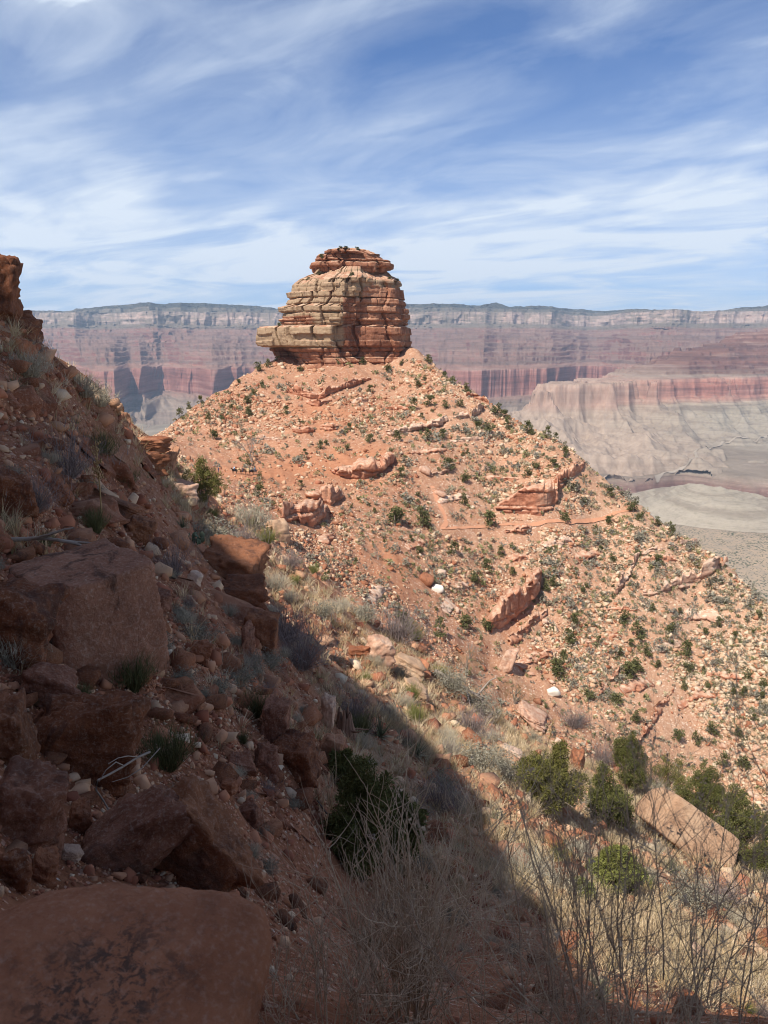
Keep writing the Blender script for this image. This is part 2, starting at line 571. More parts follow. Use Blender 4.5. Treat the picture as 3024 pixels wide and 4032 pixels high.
def mat_ground():
    m, h, b = new_mat('ground')
    p = h('ShaderNodeTexCoord').outputs['Object']
    at = h('ShaderNodeAttribute', attribute_name='cover').outputs['Color']
    bt = h('ShaderNodeAttribute', attribute_name='bench').outputs['Color']
    s3 = h('ShaderNodeSeparateColor', i={0: at})
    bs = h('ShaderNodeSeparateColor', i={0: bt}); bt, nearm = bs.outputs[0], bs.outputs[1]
    soil, grass, pale = s3.outputs[0], s3.outputs[1], s3.outputs[2]
    nA = h.noise(p, 0.09, 6, 0.6); nB = h.noise(p, 0.7, 8, 0.65); nC = h.noise(p, 6.0, 8, 0.7)
    base = h.mix(h.ramp(nB, [(0.3, 0), (0.7, 1)]), h.mix(nearm, (0.24, 0.092, 0.05), (0.17, 0.058, 0.026)), h.mix(nearm, (0.42, 0.215, 0.118), (0.27, 0.105, 0.05)))  # near soil coloured darker and redder to deepen the shade there
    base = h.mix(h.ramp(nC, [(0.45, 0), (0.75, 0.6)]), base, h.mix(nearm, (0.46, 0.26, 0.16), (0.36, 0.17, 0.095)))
    # small stones
    v1 = h('ShaderNodeTexVoronoi', i={'Vector': p, 'Scale': 1.7}); v2 = h('ShaderNodeTexVoronoi', i={'Vector': p, 'Scale': 7.0})
    for vv, lim in ((v1, 0.46), (v2, 0.42)):
        sc = h('ShaderNodeSeparateColor', i={0: vv.outputs['Color']})
        stone = h.ramp(sc.outputs[0], [(0.0, (0.26, 0.105, 0.06)), (0.35, (0.42, 0.22, 0.14)), (0.7, (0.55, 0.38, 0.27)), (1.0, (0.66, 0.53, 0.42))])
        edge = h.math('LESS_THAN', vv.outputs['Distance'], lim)
        on = h.math('MULTIPLY', edge, h.math('GREATER_THAN', h.math('ADD', sc.outputs[1], h.math('MULTIPLY', pale, 0.45)), 0.66))
        on = h.math('MULTIPLY', on, h.math('SUBTRACT', 1.0, h.math('MULTIPLY', soil, 0.85)))
        on = h.math('MULTIPLY', on, h.math('SUBTRACT', 1.0, h.math('MULTIPLY', nearm, 1.0 if vv is v1 else 0.6)))
        base = h.mix(on, base, stone)
    v3 = h('ShaderNodeTexVoronoi', i={'Vector': p, 'Scale': 26.0})
    sc = h('ShaderNodeSeparateColor', i={0: v3.outputs['Color']})
    on = h.math('MULTIPLY', h.math('MULTIPLY', h.math('LESS_THAN', v3.outputs['Distance'], 0.45), nearm), h.math('GREATER_THAN', sc.outputs[1], 0.55))
    base = h.mix(on, base, h.ramp(sc.outputs[0], [(0.0, (0.2, 0.08, 0.05)), (0.6, (0.36, 0.16, 0.1)), (0.93, (0.46, 0.27, 0.19)), (1.0, (0.6, 0.5, 0.42))]))
    base = h.mix(h.math('MULTIPLY', pale, 0.55), base, h.mix(nB, (0.44, 0.26, 0.155), (0.61, 0.46, 0.315)))
    base = h.mix(h.math('MULTIPLY', soil, 0.75), base, h.mix(nB, (0.38, 0.145, 0.068), (0.49, 0.225, 0.12)))
    gcol = h.mix(nC, (0.26, 0.17, 0.10), (0.55, 0.45, 0.29))
    base = h.mix(h.math('MULTIPLY', grass, h.ramp(nB, [(0.35, 0.15), (0.65, 0.8)])), base, gcol)
    # the shrub-dotted bench far below
    vb = h('ShaderNodeTexVoronoi', i={'Vector': h.scale3(p, (0.30, 0.30, 0.0)), 'Scale': 1.0})
    dots = h.math('LESS_THAN', h.math('ADD', vb.outputs['Distance'], h.math('MULTIPLY', h.noise(p, 0.03, 4, 0.6), 0.9)), 0.80)
    bcol = h.mix(h.ramp(nA, [(0.35, 0), (0.65, 1)]), (0.27, 0.22, 0.17), (0.36, 0.27, 0.19))
    bcol = h.mix(dots, bcol, (0.075, 0.085, 0.06))
    base = h.mix(bt, base, bcol)
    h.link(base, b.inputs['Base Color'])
    hh = h.math('ADD', h.math('MULTIPLY', nB, 0.6), h.math('ADD', h.math('MULTIPLY', nC, 0.25), h.math('MULTIPLY', v2.outputs['Distance'], -0.12)))
    bump(h, b, hh, 0.7, 0.35)
    b.inputs['Roughness'].default_value = 0.95
    return m


M_GROUND = mat_ground()
_cov, _ben = ground_masks()
_F = grid_faces(len(GA), len(GS))
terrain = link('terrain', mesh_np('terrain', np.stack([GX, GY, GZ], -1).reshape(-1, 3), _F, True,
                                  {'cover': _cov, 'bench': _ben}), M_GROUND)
tag(terrain, kind='structure')


# the trail, a beaten ribbon of red dirt
def ribbon(name, pts, w, mat, lift=0.05):
    pts = np.asarray(pts)
    d = np.gradient(pts[:, :2], axis=0); d /= np.linalg.norm(d, axis=1, keepdims=True) + 1e-9
    n = np.stack([-d[:, 1], d[:, 0]], 1)
    k = np.linspace(-1, 1, 5)
    ww = w * (1 + 0.25 * vnoise(np.arange(len(pts)) * 0.31, 0.0, seed=4))
    xy = pts[:, None, :2] + n[:, None, :] * (k[None, :, None] * ww[:, None, None] * 0.5)
    z = height(xy[..., 0], xy[..., 1])
    z = 0.7 * z + 0.3 * z.max(1, keepdims=True) + lift
    V = np.concatenate([xy, z[..., None]], -1).reshape(-1, 3)
    o = link(name, mesh_np(name, V, grid_faces(len(pts), 5), True), mat)
    return tag(o, kind='structure')


M_TRAIL = plain('trail dirt', (0.49, 0.235, 0.135), 0.95, 0.18, 0.8)
trail_a = poly_pts([(432, 486), (436, 497), (440, 507), (445, 517), (446, 524), (442, 529), (470, 527), (500, 525), (540, 524), (570, 523), (590, 521), (610, 516), (634, 509)], 1.0, rmin=90)
ribbon('trail', trail_a, 1.5, M_TRAIL, 0.02)


# ------------------------------------------------------------------ the far side of the canyon
def strata_mat(name, stops, z0, z1, wob, talus, lam, tal_amt=0.85, tan=None, gap=None, red_above=None):
    m, h, b = new_mat(name)
    geo = h('ShaderNodeNewGeometry')
    p = geo.outputs['Position']
    s = h('ShaderNodeSeparateXYZ', i={0: p})
    n1 = h.noise(p, 1.0 / lam, 5, 0.6)
    n2 = h.noise(h.scale3(p, (1, 1, 9.0)), 2.2 / lam, 6, 0.65)
    n3 = h.noise(h.scale3(p, (1, 1, 0.16)), 9.0 / lam, 4, 0.65)
    bands = h.noise(h.scale3(p, (0.03, 0.03, 1.0)), 14.0 / lam, 5, 0.7)
    z = h.math('ADD', s.outputs[2], h.math('MULTIPLY', h.math('SUBTRACT', n1, 0.5), wob))
    f = h.math('DIVIDE', h.math('SUBTRACT', z, z0), z1 - z0)
    col = h.ramp(f, [((q - z0) / (z1 - z0), c) for q, c in stops])
    col = h.mix(h.ramp(bands, [(0.40, 0.75), (0.5, 0.0)]), col, h.mix(0.5, col, (0.05, 0.02, 0.02)))
    col = h.mix(h.ramp(bands, [(0.53, 0.0), (0.66, 0.32)]), col, h.mix(0.55, col, (0.75, 0.62, 0.5)))
    col = h.mix(h.ramp(n3, [(0.5, 0.0), (0.72, 0.16)]), col, h.mix(0.6, col, (0.08, 0.04, 0.04)))
    n4 = h.noise(p, 22.0 / lam, 5, 0.75)
    col = h.mix(h.ramp(n4, [(0.5, 0.0), (0.68, 0.55)]), col, h.mix(0.65, col, (0.10, 0.095, 0.065)))
    col = h.mix(h.ramp(n4, [(0.30, 0.28), (0.45, 0.0)]), col, h.mix(0.5, col, (0.62, 0.5, 0.4)))
    if gap is not None:
        gm = h.math('MULTIPLY', h.ramp(h.math('ADD', h.math('MULTIPLY', n1, 0.5), h.math('MULTIPLY', n2, 0.6)), [(0.50, 0.0), (0.60, 0.85)]), h.ramp(f, [(gap[0], 0.0), (gap[1], 1.0)]))
        col = h.mix(gm, col, h.mix(n4, (0.10, 0.10, 0.07), (0.21, 0.185, 0.135)))
    nz = h('ShaderNodeSeparateXYZ', i={0: geo.outputs['Normal']}).outputs[2]
    flat = h.ramp(h.math('ADD', nz, h.math('MULTIPLY', h.math('SUBTRACT', n2, 0.5), 0.5)), [(0.55, 0.0), (0.86, tal_amt)])
    tcol = h.mix(h.ramp(n2, [(0.35, 0), (0.65, 1)]), talus[0], talus[1])
    tcol = h.mix(0.42, tcol, col)
    if gap is not None:
        tcol = h.mix(h.ramp(f, [(0.88, 0.0), (0.95, 1.0)]), tcol, (0.04, 0.05, 0.04))
    if red_above is not None:
        flat = h.math('MULTIPLY', flat, h.ramp(f, [(red_above, 1.0), (red_above + 0.06, 0.25)]))
    col = h.mix(flat, col, tcol)
    if tan is not None:
        q = h.math('ADD', h.math('DIVIDE', h.math('SUBTRACT', s.outputs[0], tan[0]), tan[1] - tan[0]), h.math('MULTIPLY', h.math('SUBTRACT', n1, 0.5), 1.2))
        col = h.mix(h.ramp(q, [(0.0, 0.72), (1.0, 0.0)]), col, h.mix(h.ramp(n3, [(0.35, 0), (0.65, 1)]), tan[2], tan[3]))
    if gap is not None:
        col = h.mix(1.0, col, (0.80, 0.72, 0.74), 'MULTIPLY')
    h.link(col, b.inputs['Base Color'])
    b.inputs['Roughness'].default_value = 1.0
    b.inputs['Specular IOR Level'].default_value = 0.0
    return m


GREY, GREY2 = (0.25, 0.205, 0.155), (0.37, 0.315, 0.245)
RED, RED2 = (0.29, 0.125, 0.09), (0.35, 0.17, 0.125)
SUP, HER = (0.20, 0.10, 0.078), (0.27, 0.125, 0.092)
COC, TOR, RIM = (0.47, 0.385, 0.31), (0.11, 0.115, 0.08), (0.045, 0.055, 0.04)
FAR_STOPS = [(-700, GREY), (-560, GREY2), (-470, (0.33, 0.27, 0.2)), (-435, (0.36, 0.22, 0.16)), (-405, RED2), (-300, RED), (-190, RED2), (-165, (0.40, 0.2, 0.14)),
             (-150, SUP), (-70, HER), (-10, SUP), (60, HER), (120, SUP), (165, HER), (235, (0.28, 0.13, 0.09)), (262, (0.17, 0.14, 0.095)),
             (300, (0.2, 0.165, 0.115)), (322, COC), (400, (0.58, 0.45, 0.35)), (478, COC), (486, TOR), (535, (0.15, 0.145, 0.105)), (552, (0.27, 0.25, 0.19)), (566, TOR), (582, RIM), (650, RIM)]
M_FAR = strata_mat('far canyon strata', FAR_STOPS, -700, 650, 34, ((0.13, 0.125, 0.085), (0.30, 0.25, 0.185)), 520.0, 0.75, gap=(0.68, 0.73))


def far_wall():
    na = 1400
    A = np.linspace(R(-34), R(34), na)
    kn_w = np.array([5200, 6400, 7250, 7480, 7640, 7900, 8500, 9200, 10100, 10900, 11250, 11330, 11420, 11900, 11960, 12500, 12560, 13100, 15500, 19000.])
    kn_z = np.array([-670, -570, -455, -425, -190, -160, -65, 30, 150, 245, 310, 400, 478, 505, 540, 585, 612, 622, 640, 640.])
    w = np.concatenate([np.linspace(a, b, n, endpoint=False) for a, b, n in zip(kn_w[:-1], kn_w[1:], (26, 26, 12, 26, 8, 24, 30, 36, 34, 16, 10, 12, 14, 8, 14, 8, 6, 10, 8))] + [[19000.]])
    z = np.interp(w, kn_w, kn_z)
    # steps through the Supai slopes
    per = 44.0
    q = z / per; fr = q - np.floor(q)
    st = (sstep(0.15, 0.55, fr) - fr) * per * 0.9 * sstep(-150, -120, z) * (1 - sstep(170, 240, z))
    z = z + st
    Wg, Ag = np.meshgrid(w, A, indexing='ij')
    Zg = np.repeat(z[:, None], na, 1)
    X0 = np.tan(Ag) * 9500.0
    capes = fbm(X0 / 2700 + 0.35, Wg / 9000, octv=3, seed=101)
    but = fbm(X0 / 820, Wg / 5200, octv=3, seed=111, ridged=True)
    fin = fbm(X0 / 190, Wg / 1500, octv=4, seed=121, ridged=True)
    ext = 0.75 + 0.25 * (1 - sstep(9000, 12500, Wg))
    D = 1150 * capes * ext + 430 * but * (1 - 0.5 * sstep(5800, 7000, -Wg + 13000)) + 95 * fin
    U = 384 + 768 * np.tan(Ag)
    # a red promontory that reaches towards the viewer on the left, a side canyon on the right
    def bump1(u0, s):
        return np.exp(-((U - u0) / s) ** 2)
    low = 1 - sstep(8600, 10500, Wg)
    D = D + low * (900 * bump1(105, 30) + 620 * bump1(215, 26) - 500 * bump1(160, 20) - 420 * bump1(132, 9) + 300 * bump1(270, 26))
    D = D - (1 - 0.2 * low) * 1500 * bump1(585, 34) + low * 500 * bump1(455, 45)
    D = D + (25 + 75 * np.clip(0.5 + fbm(X0 / 1100, 0 * Wg, octv=2, seed=153), 0, 1)) * fbm(X0 / 130 + 1.5 * fbm(X0 / 500, Wg / 900, octv=2, seed=155), Wg / 420, octv=4, seed=151, ridged=True) + 60 * fbm(X0 / 420, Wg / 520, octv=3, seed=161)
    hi = sstep(10300, 11300, Wg)
    D = D + hi * (330 * fbm(X0 / 640 + 9.1, Wg / 3000, octv=4, seed=171, ridged=True) + 90 * fbm(X0 / 140, Wg / 260, octv=3, seed=173, ridged=True))
    D = np.clip(D, -2100, 1900)
    Yd = Wg - D * sstep(5200, 6600, Wg)
    # the rim is not level: heights along it from the skyline of the photograph
    ru = np.array([-60, 20, 75, 88, 120, 230, 290, 330, 410, 440, 478, 492, 505, 540, 575, 610, 650, 700, 725, 768, 830])
    rv = np.array([310, 312, 313, 309, 305, 304.5, 309, 306, 306, 306, 308, 303, 307, 306, 306, 310, 312, 314, 311, 306, 305])
    zr = np.interp(U, ru, (346 - rv) / 1024.0) * 12800 * 1.30 * 1.02
    top = sstep(478, 600, Zg)
    Zg = Zg + top * (zr - 640) * 0.95 * 0.9
    Zg = Zg + (1 - sstep(-460, -420, Zg)) * sstep(5200, 5900, Wg) * (46 * fbm(X0 / 420, Wg / 900, octv=4, seed=131, ridged=True))
    slope = 1 - np.interp(Wg, kn_w, [0, 0, 0, 1, 1, 0, 0, 0, 0, 0, 0, 1, 1, 0, 0, 0, 0, 0, 0, 0])
    Zg = Zg + slope * (13 * fbm(X0 / 110, Wg / 110, octv=4, seed=181, ridged=True) + 16 * fbm(X0 / 300, Wg / 300, octv=2, seed=183)) * sstep(6500, 7200, Wg)
    Zg = Zg + sstep(300, 330, Zg) * (1 - sstep(470, 500, Zg)) * 22 * fbm(X0 / 260, Wg / 5000, octv=4, seed=187)
    Zg = Zg + sstep(500, 620, Zg) * 9 * fbm(X0 / 120, Wg / 300, octv=3, seed=141)
    V = np.stack([np.tan(Ag) * Yd, Yd, Zg], -1).reshape(-1, 3)
    o = link('far_canyon_wall', mesh_np('far_canyon_wall', V, grid_faces(len(w), na), False), M_FAR)
    return tag(o, kind='structure')


far_wall()

# ------------------------------------------------------------------ the plateau on the canyon floor, its inner gorge and the grey hill
PLAT_STOPS = [(-1000, (0.10, 0.06, 0.05)), (-760, (0.17, 0.095, 0.075)), (-690, (0.18, 0.10, 0.08)), (-664, (0.22, 0.15, 0.115)), (-600, GREY), (-560, GREY2), (-420, GREY2), (-300, (0.33, 0.28, 0.21))]
M_PLAT = strata_mat('grey plateau', PLAT_STOPS, -1000, -300, 18, ((0.17, 0.145, 0.105), (0.275, 0.23, 0.175)), 330.0, 0.6)
GORGE = [(-300, 470), (100, 462), (300, 470), (520, 486), (560, 494), (600, 498), (640, 498), (690, 497), (740, 503), (820, 512), (1000, 525)]


def gorge_inside(X, Y):
    U = 384 + 768 * X / Y
    gy = np.interp(U, [g_[0] for g_ in GORGE], [at_y(g_[0], g_[1], 1.0)[2] for g_ in GORGE])
    gc = np.broadcast_to(-650 / gy, X.shape)                                  # forward distance of the near brink
    gw = 560 + 130 * fbm(X / 600, Y / 2000, octv=2, seed=233)
    q = (Y - gc - 170 * fbm(X / 380, Y / 900, octv=4, seed=231))
    return sstep(-40, 90, q) * (1 - sstep(gw - 60, gw + 90, q))


def plateau():
    na, ns = 620, 430
    A = np.linspace(R(-36), R(36), na); S = np.linspace(math.log(1500), math.log(9000), ns)
    r = np.exp(S)[None, :]
    X = np.sin(A)[:, None] * r; Y = np.cos(A)[:, None] * r
    U = 384 + 768 * np.tan(A)[:, None]
    Z = -640 + 0 * X + 0.012 * (X - 1500) * sstep(0, 1, U / 400)
    Z = Z + sstep(3900, 6500, Y) * (30 + 40 * fbm(X / 800, Y / 800, octv=4, seed=201, ridged=True))
    Z = Z + 16 * fbm(X / 420, Y / 420, octv=5, seed=211, ridged=True)
    # grey hill in front of the gorge
    hx, hy = at_y(702, 494, 2650)[:2]
    dx, dy = (X - hx), (Y - hy)
    dd = np.sqrt((dx / np.where(dx < 0, 330, 560)) ** 2 + (dy / 620) ** 2)
    spur = fbm(X / 150, Y / 150, octv=4, seed=221, ridged=True)
    Z = Z + np.clip(138 * (1 - dd) + 11 * spur * sstep(1.1, 0.5, dd), 0, None) + 30 * np.exp(-dd * dd)
    # gorge
    inside = gorge_inside(X, Y)
    rag = fbm(X / 90, Y / 200, octv=4, seed=241, ridged=True)
    Z = Z - inside * (215 + 55 * rag)
    V = np.stack([X, Y, Z], -1).reshape(-1, 3)
    o = link('plateau', mesh_np('plateau', V, grid_faces(na, ns), False), M_PLAT)
    tag(o, kind='structure')
    return lambda x, y: None


plateau()

# ------------------------------------------------------------------ the red and grey mesa that comes in from the right
MESA_STOPS = [(-660, (0.20, 0.165, 0.125)), (-560, (0.29, 0.245, 0.19)), (-455, (0.30, 0.255, 0.195)), (-420, (0.24, 0.20, 0.15)), (-392, (0.31, 0.245, 0.18)), (-372, (0.31, 0.18, 0.13)), (-350, (0.36, 0.165, 0.12)), (-300, (0.27, 0.115, 0.085)), (-262, (0.33, 0.135, 0.095)), (-225, RED2), (-205, (0.22, 0.15, 0.115)),
              (-190, (0.17, 0.085, 0.06)), (-140, (0.11, 0.042, 0.032)), (-110, (0.18, 0.075, 0.052)), (-80, (0.10, 0.04, 0.03)), (-40, (0.17, 0.07, 0.048)), (0, (0.10, 0.04, 0.03)), (60, (0.17, 0.07, 0.048)), (200, SUP)]
M_MESA = strata_mat('mesa strata', MESA_STOPS, -660, 200, 22, ((0.16, 0.13, 0.095), (0.255, 0.21, 0.16)), 300.0, 0.6, red_above=0.54, tan=(1300.0, 2300.0, (0.27, 0.19, 0.14), (0.41, 0.30, 0.225)))


def mesa():
    na, ny = 620, 520
    A = np.linspace(R(5), R(38), na); W = np.linspace(3700, 8600, ny)
    Y = np.broadcast_to(W[None, :], (na, ny)); X = np.tan(A)[:, None] * Y
    # crest line: pixel, forward distance
    sp = [(552, 386, 4250), (580, 383, 4420), (604, 389, 4620), (618, 382, 4800), (650, 371, 5050), (690, 354, 5400), (735, 339, 5750), (780, 327, 6050), (860, 315, 6600)]
    S = np.array([at_y(a, b, 1.15 * c) for a, b, c in sp])
    wx = X + 70 * fbm(X / 300, Y / 300, octv=4, seed=301); wy = Y + 90 * fbm(X / 300, Y / 300, octv=4, seed=311)
    best = np.full(X.shape, 1e9); zc = np.zeros(X.shape)
    for a, b in zip(S[:-1], S[1:]):
        d = b[:2] - a[:2]; L2 = d @ d
        t = np.clip(((wx - a[0]) * d[0] + (wy - a[1]) * d[1]) / L2, 0, 1)
        qx = a[0] + t * d[0]; qy = a[1] + t * d[1]
        q = np.hypot(wx - qx, wy - qy)
        z = a[2] + t * (b[2] - a[2])
        m = q < best
        best = np.where(m, q, best); zc = np.where(m, z, zc)
    gul = fbm(X / 170, Y / 170, octv=4, seed=321, ridged=True)
    gul2 = fbm(X / 420, Y / 420, octv=3, seed=325, ridged=True)
    d = best - 105 * gul * np.clip(0.45 + 1.2 * fbm(X / 700, Y / 700, octv=2, seed=329), 0.05, 1.2) - 210 * gul2 - 60 * fbm(X / 240 + 3, Y / 240, octv=3, seed=333) - 11 * fbm(X / 55, Y / 55, octv=3, seed=331, ridged=True)
    # profile outwards from the crest: everything above the cliff slopes back in steps, a red cliff, then grey aprons
    dc = 95 + np.clip(zc + 235, 0, 400) * 1.75            # distance of the cliff's brink from the crest
    up = np.clip((dc - d) / dc, 0, 1)
    zhi = -222 + (zc + 222) * np.clip(up, 0, 1) ** 0.92
    per = 33.0
    fr = zhi / per - np.floor(zhi / per)
    zhi = zhi + (sstep(0.2, 0.6, fr) - fr) * per * 0.8 * sstep(-215, -190, zhi)
    e = np.clip(d - dc, 0, None)
    brink = 16 * fbm(X / 260, Y / 260, octv=3, seed=335)
    e = e * (1 + 0.25 * fbm(X / 130, Y / 130, octv=3, seed=337))
    zlo = np.interp(e, [0, 9, 26, 40, 58, 84, 150, 260, 420, 700, 850, 1000, 1300], [-222, -258, -268, -338, -350, -384, -432, -490, -546, -605, -640, -740, -1200])
    zlo = zlo + (13 * gul + 34 * gul2 + 6 * fbm(X / 45, Y / 45, octv=3, seed=327, ridged=True)) * sstep(50, 190, e) * (1 - sstep(500, 1000, e))
    Z = np.where(d < dc, zhi, zlo)
    V = np.stack([X, Y, Z], -1).reshape(-1, 3)
    drop = ((gorge_inside(X, Y) > 0.12) & (Z < -520) | (Z < -715)).ravel()
    F = grid_faces(na, ny); F = F[~drop[F].any(1)]
    o = link('mesa', mesh_np('mesa', V, F, False), M_MESA)
    tag(o, kind='structure')


mesa()


def dry_wash():
    bpy.context.view_layer.update()
    dg = bpy.context.evaluated_depsgraph_get()
    pts = []
    for u, v in [(655, 479), (668, 474), (684, 468), (690, 462), (697, 455), (694, 451), (704, 447), (722, 443), (746, 438), (775, 433)]:
        h_ = SC.ray_cast(dg, Vector((0, 0, 0)), Vector(ray(u, v)).normalized())
        if h_[0] and h_[1].y > 2400: pts.append(np.array(h_[1]))
    P_ = []
    for a, b in zip(pts[:-1], pts[1:]):
        n = max(2, int(np.linalg.norm(b - a) / 18))
        P_ += [a + (b - a) * k / n for k in range(n)]
    P_ = np.array(P_); n = len(P_)
    P_[:, 0] += 34 * fbm(np.arange(n) / 5.0, 0.0, octv=3, seed=351)
    d = np.gradient(P_[:, :2], axis=0); d /= np.linalg.norm(d, axis=1, keepdims=True) + 1e-9
    nr = np.stack([-d[:, 1], d[:, 0]], 1); w = 7 + 5 * fbm(np.arange(n) / 4.0, 1.0, octv=2, seed=352)
    rows = []
    for k in (-1, 0, 1):
        q = P_.copy(); q[:, :2] += nr * (w * k)[:, None]
        for m in range(n):
            h_ = SC.ray_cast(dg, Vector((q[m, 0], q[m, 1], 500)), Vector((0, 0, -1)))
            if h_[0]: q[m, 2] = h_[1].z
        q[:, 2] += 5.0
        rows.append(q)
    V = np.stack(rows, 1).reshape(-1, 3)
    o = link('dry_wash', mesh_np('dry_wash', V, grid_faces(n, 3), True), plain('pale wash gravel', (0.32, 0.262, 0.205), 0.95, 0.15, 0.01))
    tag(o, kind='structure')


dry_wash()


# ------------------------------------------------------------------ bare rock: material and the blocky-wall displacement
def mat_rock(name, cols, dark=(0.06, 0.03, 0.022), lam=1.0, stain=0.5, top=None, topcol=((0.42, 0.20, 0.115), (0.58, 0.40, 0.28)), patina=None, pale=0.3, bmp=0.35):
    """cols: base colours; lam: size of the features in metres; top: normal-z range over which loose dirt lies on it"""
    m, h, b = new_mat(name)
    tc = h('ShaderNodeTexCoord'); p = tc.outputs['Object']
    geo = h('ShaderNodeNewGeometry')
    nA = h.noise(p, 0.16 / lam, 5, 0.6); nB = h.noise(p, 1.1 / lam, 7, 0.65, 0.4); nC = h.noise(p, 7.0 / lam, 8, 0.7)
    streak = h.noise(h.scale3(p, (1, 1, 0.14)), 1.6 / lam, 5, 0.65)
    bed = h.noise(h.scale3(p, (0.06, 0.06, 1.0)), 2.6 / lam, 6, 0.7)
    col = h.ramp(h.math('ADD', h.math('MULTIPLY', nA, 0.55), h.math('MULTIPLY', nB, 0.45)), [(0.34, cols[0]), (0.5, cols[1]), (0.64, cols[2])])
    if patina is not None:
        at = h('ShaderNodeAttribute', attribute_name='patina').outputs['Color']
        pa = h('ShaderNodeSeparateColor', i={0: at}).outputs[0]
        pf = h.ramp(h.math('ADD', pa, h.math('MULTIPLY', h.math('SUBTRACT', streak, 0.5), 0.9)), [(0.38, 0.0), (0.62, 0.92)])
        col = h.mix(pf, col, h.mix(nB, patina[0], patina[1]))
    col = h.mix(h.ramp(bed, [(0.36, 0.55), (0.48, 0.0)]), col, h.mix(0.55, col, dark))
    col = h.mix(h.ramp(nC, [(0.5, 0.0), (0.75, pale)]), col, h.mix(0.6, col, (0.72, 0.58, 0.45)))
    col = h.mix(h.ramp(streak, [(0.52, 0.0), (0.66, stain)]), col, h.mix(0.72, col, dark))
    col = h.mix(h.ramp(nC, [(0.28, 0.45), (0.42, 0.0)]), col, h.mix(0.6, col, dark))
    if top is not None:
        nz = h('ShaderNodeSeparateXYZ', i={0: geo.outputs['Normal']}).outputs[2]
        f = h.ramp(h.math('ADD', nz, h.math('MULTIPLY', h.math('SUBTRACT', nC, 0.5), 0.6)), [(top[0], 0.0), (top[1], 0.9)])
        vv = h('ShaderNodeTexVoronoi', i={'Vector': p, 'Scale': 1.5 / lam})
        tcol = h.mix(h('ShaderNodeSeparateColor', i={0: vv.outputs['Color']}).outputs[0], topcol[0], topcol[1])
        col = h.mix(f, col, tcol)
    h.link(col, b.inputs['Base Color'])
    hh = h.math('ADD', h.math('MULTIPLY', nB, 0.7), h.math('ADD', h.math('MULTIPLY', nC, 0.3), h.math('MULTIPLY', bed, 0.4)))
    bump(h, b, hh, 0.8, bmp * lam)
    return m


def blocky(s, z, beds, cell, seed, depth=0.6, groove=0.75, rec=0.95, recw=0.26, strength=None):
    """outward displacement of a jointed, bedded cliff: s along the wall, z up (metres)"""
    beds = np.asarray(beds, float)
    k = np.searchsorted(beds, z)
    lo = beds[np.clip(k - 1, 0, len(beds) - 1)]; hi = beds[np.clip(k, 0, len(beds) - 1)]
    near = np.minimum(np.abs(z - lo), np.abs(z - hi))
    out = np.zeros(np.shape(s))
    for kk in np.unique(k):
        m = k == kk
        rs = random.Random(seed * 131 + int(kk))
        c = cell * rs.uniform(0.6, 1.7)
        v, d = cells1(s[m] / c + rs.uniform(0, 99), seed + int(kk))
        out[m] = depth * v * rs.uniform(0.5, 1.0) + 0.5 * depth * rs.uniform(-1, 1) - groove * np.exp(-(d * c / 0.28) ** 2) * (0.55 + 0.45 * v)
    vv = 0.5 + 0.5 * vnoise(s / 7.0, z / 1.5, seed=seed + 77)
    pick = np.where(np.abs(z - lo) < np.abs(z - hi), np.clip(k - 1, 0, len(beds) - 1), np.clip(k, 0, len(beds) - 1))
    sw = np.array([random.Random(seed * 17 + q).uniform(0.3, 1.5) for q in range(len(beds))]) if strength is None else np.asarray(strength, float)
    vv = vv * sw[pick]
    out = out - rec * vv * np.exp(-(near / (recw * 1.15)) ** 4)
    return out


M_BUTTE = mat_rock('butte sandstone', ((0.185, 0.07, 0.038), (0.28, 0.115, 0.062), (0.38, 0.205, 0.125)), lam=3.2, stain=0.65, top=(0.55, 0.8),
                   topcol=((0.36, 0.16, 0.09), (0.56, 0.38, 0.26)), patina=((0.25, 0.165, 0.095), (0.42, 0.30, 0.185)), pale=0.35, bmp=0.25)

BY = 400.0                               # forward distance of the butte's front plane


def zoomx(zx, y=BY):                      # close-up picture coordinates -> world x, z at the butte
    return (248.9 + zx * 0.10716 - 384) / 768 / (CP + 0.21 * SP) * y


def zoomz(zy, y=BY):
    v = 233.65 + zy * 0.10716
    return at_y(384, v, y)[2]


